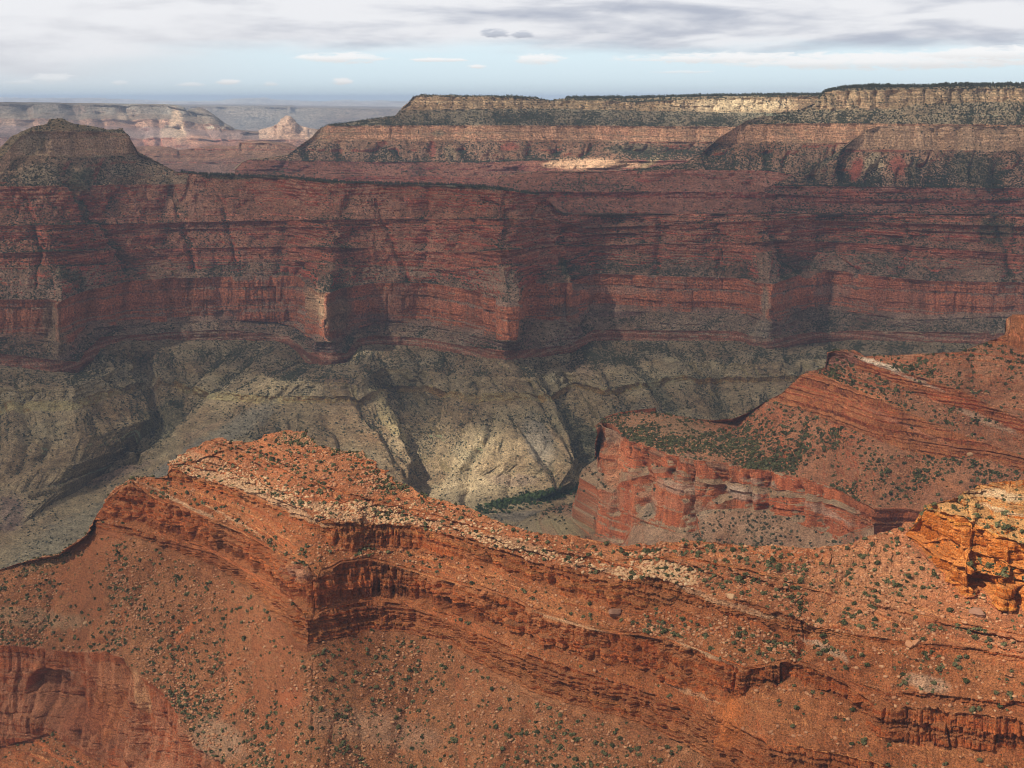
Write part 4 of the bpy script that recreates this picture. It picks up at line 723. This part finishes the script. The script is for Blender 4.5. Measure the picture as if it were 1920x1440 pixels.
# ================================================================== UNSEEN CLOUD OVERHEAD (breaks and denser spots placed to shape the sunlight)
def place_of(u, v):
    best = None
    for nm, T in TERR.items():
        x, y = T['px'], T['py']; e = (x-u)**2 + (y-v)**2 + (T['zid'][:, None] < 0)*1e6; i = np.argmin(e)
        if e.flat[i] < 30:
            p = T['P'].reshape(-1, 3)[i]
            if best is None or p[1] < best[1]: best = p
    return best if best is not None else at_d(u, v, 9000.)
def cloud_layer():
    h0, h1 = 2300.0, 2480.0
    xs = np.arange(-16000, 9001, 90.0); ys = np.arange(-6000, 17001, 90.0)
    GX, GY = np.meshgrid(xs, ys)
    lit = [ (120,1300,0,150,120,-.65),(500,1390,0,170,60,-.35),(640,1120,0,40,40,-.5),(950,1380,0,200,50,-.25),(1450,1420,0,150,50,-.3),(250,1100,0,160,80,-.2), # sighting u, v, distance, half-widths across / along (m), how open
        (865,868,3440,190,120,1.2),(745,815,3560,110,80,1.0),(940,830,3500,130,60,.8),(890,910,3330,150,50,.6),(700,770,3600,70,50,.6),(555,720,3650,60,50,.6),(480,725,3800,110,60,.6),(400,770,3800,120,60,.35),
        (597,580,4000,75,60,1.0),(600,640,3900,70,50,.6),(950,600,3900,120,60,.4),
        (1400,205,6680,420,130,1.0),(1300,245,6520,200,90,.5),(1080,306,6280,160,130,1.1),(1170,306,6280,160,130,1.1),(1215,296,6300,130,90,.9),(1580,235,5500,90,60,.6),(1560,200,5700,200,80,.3),
        (1860,1000,1040,85,120,1.0),(1900,1130,960,70,60,.9),(1670,1010,1090,50,30,.4),(1850,1220,900,130,50,.15),
        (480,880,1300,150,60,.6),(620,960,1220,100,40,.45),(1150,1060,1060,130,30,.25),(900,1000,1130,120,40,.3),
        (330,285,9000,500,160,.45),(490,268,9000,300,120,.6),(335,225,16000,600,900,1.0),(210,215,16000,260,500,.8),(350,262,16000,900,400,1.0),(540,232,15000,500,600,1.0),(25,225,16000,300,400,.7),(1500,770,2150,130,60,.3),(1180,880,2330,150,120,.45),(1400,900,2100,130,100,.3),(1700,690,2050,100,50,.3),(180,560,4000,200,60,.2),(1640,310,5100,120,60,.35),(900,200,6650,500,200,.25)]
    def layer(h, bump, name):
        gx = GX - SUN[0]*(h+450)/SUN[2]; gy = GY - SUN[1]*(h+450)/SUN[2]
        T = np.interp(gy, [-4000, 700, 1500, 2400, 3200, 5200, 5600, 7600, 9000, 12000, 16000], [.68, .68, .45, .22, .20, .22, .46, .45, .32, .28, .4])
        T = T*(1 + 0.35*fbm(gx/900, gy/900, 3.0, 4)) 
        for (u, v, D, ra, rb, k) in lit:
            p = place_of(u, v); cx, cy = p[0]+SUN[0]*(h-p[2])/SUN[2], p[1]+SUN[1]*(h-p[2])/SUN[2]
            wob = 0.5*fbm(GX/160, GY/160, 1.0, 3)
            r2 = ((GX-cx)/ra)**2 + ((GY-cy)/rb)**2
            e_ = np.exp(-np.maximum(r2+wob*0.6, 0)*0.8)
            T = T*(1+k*e_) if k < 0 else T + (1-T)*k*e_
        ed = np.minimum(np.minimum(GX-xs[0], xs[-1]-GX)/1500, np.minimum(GY-ys[0], ys[-1]-GY)/1500)
        T = 1-(1-np.clip(T, 0, 1))*sstep(ed, 0, 1)
        dens = 1-np.sqrt(np.clip(T, 0, 1))
        z = h + bump*(1-T)*(1+0.6*fbm(GX/500, GY/500, 9.0, 4))
        return np.stack([GX, GY, z], -1), dens
    a, da = layer(h0, -70, 'b'); b, db = layer(h1, 120, 't')
    ny, nx = GX.shape; n = nx*ny
    idx = np.arange(n).reshape(ny, nx)
    q = np.stack([idx[:-1, :-1], idx[:-1, 1:], idx[1:, 1:], idx[1:, :-1]], -1).reshape(-1, 4)
    rim = np.concatenate([idx[0, :], idx[1:, -1], idx[-1, -2::-1], idx[-2:0:-1, 0]]); r2 = np.roll(rim, -1)
    side = np.stack([rim, rim+n, r2+n, r2], -1)
    F = np.concatenate([q[:, ::-1], q+n, side])
    me = bpy.data.meshes.new('cloud'); P = np.concatenate([a.reshape(-1, 3), b.reshape(-1, 3)])
    mesh_from(me, P, F)
    at = me.attributes.new('cover', 'FLOAT', 'POINT'); at.data.foreach_set('value', np.concatenate([da.reshape(-1), db.reshape(-1)]).astype(f32))
    ob = bpy.data.objects.new('cloud', me); col.objects.link(ob); ob['kind'] = 'stuff'
    m = bpy.data.materials.new('cloud_vapour'); m.use_nodes = True; t = m.node_tree; t.nodes.clear(); g = N(t)
    at = g.new('ShaderNodeAttribute'); at.attribute_name = 'cover'
    tr = g.new('ShaderNodeBsdfTransparent'); tl = g.new('ShaderNodeBsdfTranslucent'); tl.inputs[0].default_value = (.35, .34, .325, 1)
    mx = g.new('ShaderNodeMixShader'); g.put(mx.inputs[0], at.outputs['Fac']); t.links.new(tr.outputs[0], mx.inputs[1]); t.links.new(tl.outputs[0], mx.inputs[2])
    o = g.new('ShaderNodeOutputMaterial'); t.links.new(mx.outputs[0], o.inputs[0])
    me.materials.append(m)
def mesh_from(me, P, F):
    F = np.asarray(F, np.int32); k = F.shape[1]
    me.vertices.add(len(P)); me.vertices.foreach_set('co', np.asarray(P, f32).reshape(-1))
    me.loops.add(F.size); me.loops.foreach_set('vertex_index', np.ascontiguousarray(F).reshape(-1))
    me.polygons.add(len(F)); me.polygons.foreach_set('loop_start', np.arange(len(F), dtype=np.int32)*k); me.polygons.foreach_set('loop_total', np.full(len(F), k, np.int32))
    me.update(calc_edges=True)
cloud_layer()

# ================================================================== AIR
def haze():
    ZTOP = max(float(T['P'][:, :, 2].max()) for k, T in TERR.items() if k != 'distant_plain') + 60.0; print('haze top', ZTOP)
    P = [(x, y, z) for x in (-62000, 62000) for y in (-9000, 60000) for z in (-1600, ZTOP)]
    F = [(0,1,3,2),(4,6,7,5),(0,4,5,1),(2,3,7,6),(0,2,6,4),(1,5,7,3)]
    me = bpy.data.meshes.new('haze'); me.from_pydata(P, [], F); me.update()
    ob = bpy.data.objects.new('haze', me); col.objects.link(ob); ob['kind'] = 'stuff'
    m = bpy.data.materials.new('air'); m.use_nodes = True; t = m.node_tree; t.nodes.clear(); g = N(t)
    v = g.new('ShaderNodeVolumePrincipled'); v.inputs['Color'].default_value = (.52, .69, 1.0, 1); v.inputs['Density'].default_value = 3.2e-5; v.inputs['Anisotropy'].default_value = 0.0
    o = g.new('ShaderNodeOutputMaterial'); t.links.new(v.outputs[0], o.inputs['Volume']); me.materials.append(m)
haze()

# ================================================================== PLANTS AND STONES
def leaf_mat(name, c1, c2):
    m = bpy.data.materials.new(name); m.use_nodes = True; g = N(m.node_tree); bs = m.node_tree.nodes['Principled BSDF']
    geo = g.new('ShaderNodeNewGeometry'); nn = g.noise(geo.outputs['Position'], 0.11, 3, .6)
    oi = g.new('ShaderNodeObjectInfo')
    at = g.new('ShaderNodeAttribute'); at.attribute_name = 'tone'
    c = g.mix(g.ss(g.add(nn, g.mul(g.sub(oi.outputs['Random'], .5), .25)), .35, .65), c1, c2)
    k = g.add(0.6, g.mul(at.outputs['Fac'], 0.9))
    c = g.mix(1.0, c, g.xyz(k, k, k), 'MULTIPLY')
    g.put(bs.inputs['Base Color'], c); bs.inputs['Roughness'].default_value = .8; bs.inputs['Specular IOR Level'].default_value = .2
    return m
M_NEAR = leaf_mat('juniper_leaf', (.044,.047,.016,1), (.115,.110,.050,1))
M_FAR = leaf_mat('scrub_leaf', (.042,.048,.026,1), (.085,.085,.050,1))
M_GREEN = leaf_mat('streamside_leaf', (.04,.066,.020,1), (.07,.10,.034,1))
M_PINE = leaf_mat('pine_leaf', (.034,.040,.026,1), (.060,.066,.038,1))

def bush_proto(r, nleaf, lobes=5, tall=.75):
    """a rounded evergreen bush of leaf-sized faces in uneven clumps; unit radius, base at z = 0"""
    V, F, Tn = [], [], []
    cs = [(r.uniform(-.55, .55), r.uniform(-.5, .5), r.uniform(.25, .8)*tall, r.uniform(.32, .6)) for _ in range(lobes)] + [(0, 0, .4*tall, .62)]
    for i in range(nleaf):
        c = cs[r.randint(len(cs))]; d = r.normal(size=3); d /= np.linalg.norm(d); d[2] = abs(d[2])*1.0 if r.rand() < .7 else d[2]
        p = np.array(c[:3]) + d*c[3]*r.uniform(.72, 1.08); p[2] = max(p[2], .02)
        a = r.normal(size=3); a /= np.linalg.norm(a); b = np.cross(d, a); b /= np.linalg.norm(b)+1e-6; a = np.cross(b, d)*.8 + d*.35
        s = r.uniform(.16, .30)*math.sqrt(90.0/nleaf); k = len(V)
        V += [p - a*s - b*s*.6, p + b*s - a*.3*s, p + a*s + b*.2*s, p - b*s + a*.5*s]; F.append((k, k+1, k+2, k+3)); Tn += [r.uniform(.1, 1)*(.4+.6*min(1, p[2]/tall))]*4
    return np.array(V), np.array(F), np.array(Tn)
def pine_proto(r, n=40):
    V, F, Tn = [], [], []
    for i in range(n):
        z = r.uniform(.12, 1); rad = .30*(1-z)**.7*r.uniform(.5, 1.15)+.02; a = r.uniform(0, 6.28)
        p = np.array([math.cos(a)*rad, math.sin(a)*rad, z]); t = np.array([-math.sin(a), math.cos(a), 0])*.10; o = np.array([math.cos(a), math.sin(a), -.4])*.11
        k = len(V); V += [p-t, p+o, p+t, p+np.array([0, 0, .10])]; F.append((k, k+1, k+2, k+3)); Tn += [r.uniform(.2, 1)]*4
    k = len(V); V += [np.array(q) for q in ((-.02, 0, 0), (.02, 0, 0), (.012, .01, .9), (-.012, .01, .9))]; F.append((k, k+1, k+2, k+3)); Tn += [.2]*4
    return np.array(V), np.array(F), np.array(Tn)
def rock_proto(r):
    g = (1+5**.5)/2
    V = np.array([(-1,g,0),(1,g,0),(-1,-g,0),(1,-g,0),(0,-1,g),(0,1,g),(0,-1,-g),(0,1,-g),(g,0,-1),(g,0,1),(-g,0,-1),(-g,0,1)])/1.9
    F = np.array([(0,11,5),(0,5,1),(0,1,7),(0,7,10),(0,10,11),(1,5,9),(5,11,4),(11,10,2),(10,7,6),(7,1,8),(3,9,4),(3,4,2),(3,2,6),(3,6,8),(3,8,9),(4,9,5),(2,4,11),(6,2,10),(8,6,7),(9,8,1)])
    V = V*r.uniform(.65, 1.2, (12, 1))*np.array([1, r.uniform(.6, 1), r.uniform(.45, .8)])
    return V, np.array(F), r.uniform(0, 1, 12)

def sample(name, n, weight=None, seed=0, zmax=None):
    """places on a patch's surface, chosen by area and by how much grows there"""
    T = TERR[name]; P = T['P']; r = np.random.RandomState(seed)
    du = np.linalg.norm(np.diff(P, axis=1)[:-1], axis=2); dv = np.linalg.norm(np.diff(P, axis=0)[:, :-1], axis=2)
    A = np.minimum(du*dv, np.percentile(du*dv, 99.5))
    nz = np.clip(T['N'][:-1, :-1, 2], 0, 1)
    w_ = A*nz*T['shr'][:-1, :-1]*(T['zid'][:-1, None] >= 0)
    x, y, z = P[:-1, :-1, 0], P[:-1, :-1, 1], P[:-1, :-1, 2]
    L_ = max(30., np.median(y)/28.)
    cl = fbm(x/L_, y/L_, z/L_+seed, 3, .6); cm = T['clump']; w_ = w_*np.clip((1-cm*.5)+1.9*cm*cl, .08, 2.0)
    px, py = T['px'][:-1, :-1], T['py'][:-1, :-1]
    w_ = w_*((px > -80) & (px < 2000) & (py < 1500))
    if weight is not None: w_ = w_*weight(px, py, T['zid'][:-1, None])
    w_ = w_.reshape(-1); w_ = w_/w_.sum()
    i = r.choice(len(w_), n, p=w_)
    jj, kk = np.unravel_index(i, A.shape); a, b = r.rand(n, 1), r.rand(n, 1)
    p = P[jj, kk]*(1-a)*(1-b) + P[jj+1, kk]*a*(1-b) + P[jj, kk+1]*(1-a)*b + P[jj+1, kk+1]*a*b
    return p, T['N'][jj, kk]
def scatter(name, protos, P, S, mat, seed=0, sink=.12, tilt=None, full_rot=False, kind='stuff'):
    r = np.random.RandomState(seed); Vs, Fs, Ts = [], [], []; off = 0
    which = r.randint(len(protos), size=len(P)); ang = r.uniform(0, 6.283, len(P))
    for k, (V, F, Tn) in enumerate(protos):
        m_ = np.where(which == k)[0]
        if len(m_) == 0: continue
        c, s_ = np.cos(ang[m_])[:, None], np.sin(ang[m_])[:, None]; sc = S[m_][:, None]
        X = (V[None, :, 0]*c - V[None, :, 1]*s_)*sc; Y = (V[None, :, 0]*s_ + V[None, :, 1]*c)*sc; Zz = (V[None, :, 2]-sink)*sc
        W = np.stack([X, Y, Zz], -1) + P[m_][:, None, :]
        Vs.append(W.reshape(-1, 3)); Fs.append((F[None] + (np.arange(len(m_))*len(V))[:, None, None]).reshape(-1, F.shape[1]) + off); off += len(m_)*len(V)
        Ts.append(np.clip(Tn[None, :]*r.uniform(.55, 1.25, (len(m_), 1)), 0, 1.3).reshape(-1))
    me = bpy.data.meshes.new(name); mesh_from(me, np.concatenate(Vs), np.concatenate(Fs))
    at = me.attributes.new('tone', 'FLOAT', 'POINT'); at.data.foreach_set('value', np.concatenate(Ts).astype(f32))
    me.materials.append(mat); ob = bpy.data.objects.new(name, me); col.objects.link(ob); ob['kind'] = kind
    return ob
r0 = np.random.RandomState(5)
B_NEAR = [bush_proto(r0, 70, 5, r0.uniform(.7, 1.1)) for _ in range(7)]
B_MID = [bush_proto(r0, 26, 3) for _ in range(5)]
B_FAR = [bush_proto(r0, 9, 2) for _ in range(5)]
PINES = [pine_proto(r0) for _ in range(5)]
ROCKS = [rock_proto(r0) for _ in range(8)]
def sizes(n, lo, hi, p, seed): return lo + (hi-lo)*np.random.RandomState(seed).rand(n)**p

# foreground bushes: the largest in the picture are single plants, the rest a scatter
n = 11000; Pf, Nf = sample('foreground_ridge', n, seed=1); Sf = sizes(n, .45, 2.6, 3.0, 2)
n = 350; Py, _ = sample('sandstone_outcrop', n, seed=3); Sy = sizes(n, .6, 2.6, 2.2, 4)
PP = np.concatenate([Pf, Py]); SS = np.concatenate([Sf, Sy])
u_, v_ = project(PP); vis = (u_ > 6) & (u_ < 1914) & (v_ < 1434)
app = np.where(vis, SS/PP[:, 1], 0); order = np.argsort(-app)
single, rest = order[:300], order[300:]
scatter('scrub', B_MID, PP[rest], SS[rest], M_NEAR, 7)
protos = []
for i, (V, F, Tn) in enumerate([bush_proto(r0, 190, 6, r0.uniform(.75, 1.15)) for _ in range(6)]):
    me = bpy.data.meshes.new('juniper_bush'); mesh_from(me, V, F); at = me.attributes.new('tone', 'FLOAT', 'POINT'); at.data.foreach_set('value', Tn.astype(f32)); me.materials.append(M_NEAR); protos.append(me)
AREAS = [(lambda u, v: u > 1700 and v < 1190, 'dark green bush on the bright orange outcrop at the right edge', 'bushes on the orange outcrop'),
    (lambda u, v: v > np.interp(u, [q[0] for q in F4], [q[1] for q in F4]), 'dark green bush on the rubble slope below the long red cliff', 'bushes below the long red cliff'),
    (lambda u, v: v > np.interp(u, [q[0] for q in F3], [q[1] for q in F3]), 'dark green bush on the ledges of the long red cliff face', 'bushes on the cliff ledges'),
    (lambda u, v: v > np.interp(u, [q[0] for q in F2], [q[1] for q in F2]), 'dark green bush on the stony bench between the two red cliffs', 'bushes between the two red cliffs'),
    (lambda u, v: u > 1400, 'dark green bush on the orange saddle left of the bright outcrop', 'bushes on the orange saddle'),
    (lambda u, v: True, 'dark green bush on the stony crest above the upper red cliff', 'bushes on the crest')]
for k, i in enumerate(single):
    ob = bpy.data.objects.new('juniper_bush', protos[k % 6]); col.objects.link(ob)
    s_ = SS[i]*1.1; ob.location = PP[i] - np.array([0, 0, .1*s_]); ob.scale = (s_, s_, s_*(.85+.3*hash1(k, 5))); ob.rotation_euler = (0, 0, float(hash1(k, 9))*6.28)
    for f, lab, grp in AREAS:
        if f(u_[i], v_[i]): ob['label'] = lab; ob['group'] = grp; break
    ob['category'] = 'bush'

for nm, n, lo, hi, p, pr, mt, sd in (('right_ridge', 9000, .9, 3.6, 2.6, B_MID, M_NEAR, 11), ('redwall_promontory', 2200, 1.0, 3.4, 2.0, B_MID, M_FAR, 12),
        ('canyon_wall', 60000, .8, 2.8, 2.4, B_FAR, M_FAR, 13), ('valley_floor', 70000, .7, 2.9, 2.2, B_FAR, M_FAR, 14), ('rim_wall', 22000, 1.3, 3.9, 1.6, B_FAR, M_PINE, 15),
        ('near_spur', 20000, 1.1, 3.6, 1.8, B_FAR, M_PINE, 16), ('far_mesa', 28000, 1.4, 4.0, 1.6, B_FAR, M_PINE, 17)):
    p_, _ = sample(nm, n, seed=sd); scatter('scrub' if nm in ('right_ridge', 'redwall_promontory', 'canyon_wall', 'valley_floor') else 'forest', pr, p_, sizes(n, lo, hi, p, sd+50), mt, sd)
# the green ribbon along the creek
p_, _ = sample('valley_floor', 1500, seed=31, weight=lambda u, v, z: np.exp(-((v-(958-0.2*(u-900)))/9.0)**2)*(u > 890)*(u < 1125)*50)
scatter('streamside_scrub', B_FAR, p_, sizes(1500, 2, 6, 1.5, 3), M_GREEN, 33)
# trees on the rims: those standing against the sky
def rim_trees(patchname, n, ulo, uhi, depth, hlo, hhi, seed, rows=3):
    T = TERR[patchname]; P = T['P']; z0 = np.where(T['zid'] >= 0)[0][0]
    r = np.random.RandomState(seed); px = T['px'][z0]
    c = np.where((px > ulo) & (px < uhi))[0]; j = r.choice(c, n); base = P[z0, j]; aw = base[:, :2]/np.linalg.norm(base[:, :2], axis=1)[:, None]
    q = base.copy(); dd = r.uniform(-5, depth, n); q[:, :2] += aw*dd[:, None]; q[:, 2] += -np.maximum(dd, 0)*.05 + r.uniform(-2, 0, n)
    return q, sizes(n, hlo, hhi, 1.3, seed+1)
q, sz = rim_trees('rim_wall', 4200, 1535, 2000, 140, 8, 17, 41); scatter('forest', PINES, q, sz, M_PINE, 42, sink=.03)
q, sz = rim_trees('far_mesa', 3000, 1060, 1560, 130, 8, 16, 43); scatter('forest', PINES, q, sz, M_PINE, 44, sink=.03)
q, sz = rim_trees('far_mesa', 1100, 590, 1040, 130, 4, 9, 45); scatter('forest', PINES, q, sz, M_PINE, 46, sink=.03)
q, sz = rim_trees('canyon_wall', 1800, 340, 1010, 60, 4, 10, 47); scatter('forest', PINES, q, sz, M_PINE, 48, sink=.03)

# loose stones
def stone_mat(name, c1, c2):
    m = bpy.data.materials.new(name); m.use_nodes = True; g = N(m.node_tree); bs = m.node_tree.nodes['Principled BSDF']
    at = g.new('ShaderNodeAttribute'); at.attribute_name = 'tone'
    geo = g.new('ShaderNodeNewGeometry'); nn = g.noise(geo.outputs['Position'], 1.3, 4, .65)
    c = g.mix(g.add(g.mul(at.outputs['Fac'], .7), g.mul(g.sub(nn, .5), .8)), c1, c2)
    g.put(bs.inputs['Base Color'], c); bs.inputs['Roughness'].default_value = .95
    return m
M_ST = stone_mat('stone', (.27,.10,.045,1), (.50,.29,.15,1)); M_ST2 = stone_mat('brown_stone', (.19,.09,.055,1), (.28,.15,.10,1)); M_ST3 = stone_mat('pale_stone', (.36,.19,.09,1), (.54,.39,.24,1))
n = 32000; p_, _ = sample('foreground_ridge', n, seed=61); scatter('rubble', ROCKS, p_, sizes(n, .3, 2.2, 4.0, 62), M_ST, 63, sink=-.1)
n = 5000; p_, _ = sample('foreground_ridge', n, seed=64, weight=lambda u, v, z: np.exp(-((v-np.interp(u, [q[0] for q in F1], [q[1] for q in F1])+14)/16.)**2)*(u > 310)*(u < 1300)); scatter('rubble', ROCKS, p_, sizes(n, .5, 2.4, 2.5, 65), M_ST3, 66, sink=-.1)
n = 5000; p_, _ = sample('right_ridge', n, seed=67); scatter('rubble', ROCKS, p_, sizes(n, .5, 2.6, 3.0, 68), M_ST, 69, sink=-.1)

def ground_at(name, u, v):
    T = TERR[name]; x, y = project(T['P']); i = np.argmin((x-u)**2+(y-v)**2 + (T['zid'][:, None] < 0)*1e6); return T['P'].reshape(-1, 3)[i]
def boulder(u, v, size, flat, mat, label, seed, patchname='foreground_ridge', group=None):
    r = np.random.RandomState(seed); import bmesh
    bm = bmesh.new(); bmesh.ops.create_icosphere(bm, subdivisions=4, radius=1.0)
    cuts = [(r.normal(size=3), r.uniform(.55, .85)) for _ in range(9)]
    for q in bm.verts:
        p = np.array(q.co)
        for d, k in cuts:
            d = d/np.linalg.norm(d); e = p@d
            if e > k: p = p - d*(e-k)*.92
        nn = float(fbm(np.array([p[0]*3+seed]), np.array([p[1]*3]), np.array([p[2]*5]), 4)[0]); p = p*(1+.09*nn)
        q.co = (p[0]*1.15, p[1]*.85, p[2]*flat)
    me = bpy.data.meshes.new('boulder'); bm.to_mesh(me); bm.free(); me.materials.append(mat)
    at = me.attributes.new('tone', 'FLOAT', 'POINT'); at.data.foreach_set('value', np.full(len(me.vertices), .4, f32))
    ob = bpy.data.objects.new('boulder', me); col.objects.link(ob); g_ = ground_at(patchname, u, v)
    ob.location = g_ + np.array([0, 0, size*flat*.30]); ob.scale = (size,)*3; ob.rotation_euler = (r.uniform(-.2, .2), r.uniform(-.2, .2), r.uniform(0, 6.28))
    ob['label'] = label; ob['category'] = 'boulder'
    if group: ob['group'] = group
boulder(1152, 1150, 6.2, .62, M_ST2, 'big grey brown boulder lying against the foot of the upper red cliff', 1)
boulder(1833, 1152, 6.0, .60, M_ST2, 'reddish brown boulder on the slope under the bright orange outcrop', 2)
boulder(1706, 1210, 3.6, .7, M_ST, 'left of two tan boulders perched on the orange slope left of the small ledge', 3)
boulder(1718, 1206, 3.2, .8, M_ST, 'right of two tan boulders perched on the orange slope left of the small ledge', 4)
boulder(1820, 853, 5.0, .6, M_ST3, 'pale boulder on the orange dirt behind the bright outcrop', 5, 'right_ridge')
boulder(1372, 1120, 3.6, .7, M_ST3, 'cream boulder on the pale rim at the right end of the upper cliff', 6)
boulder(160, 1170, 2.6, .7, M_ST3, 'pale yellow boulder on the rubble slope above the alcove cliff', 8)
print('all done', round(time.time()-T0, 1))
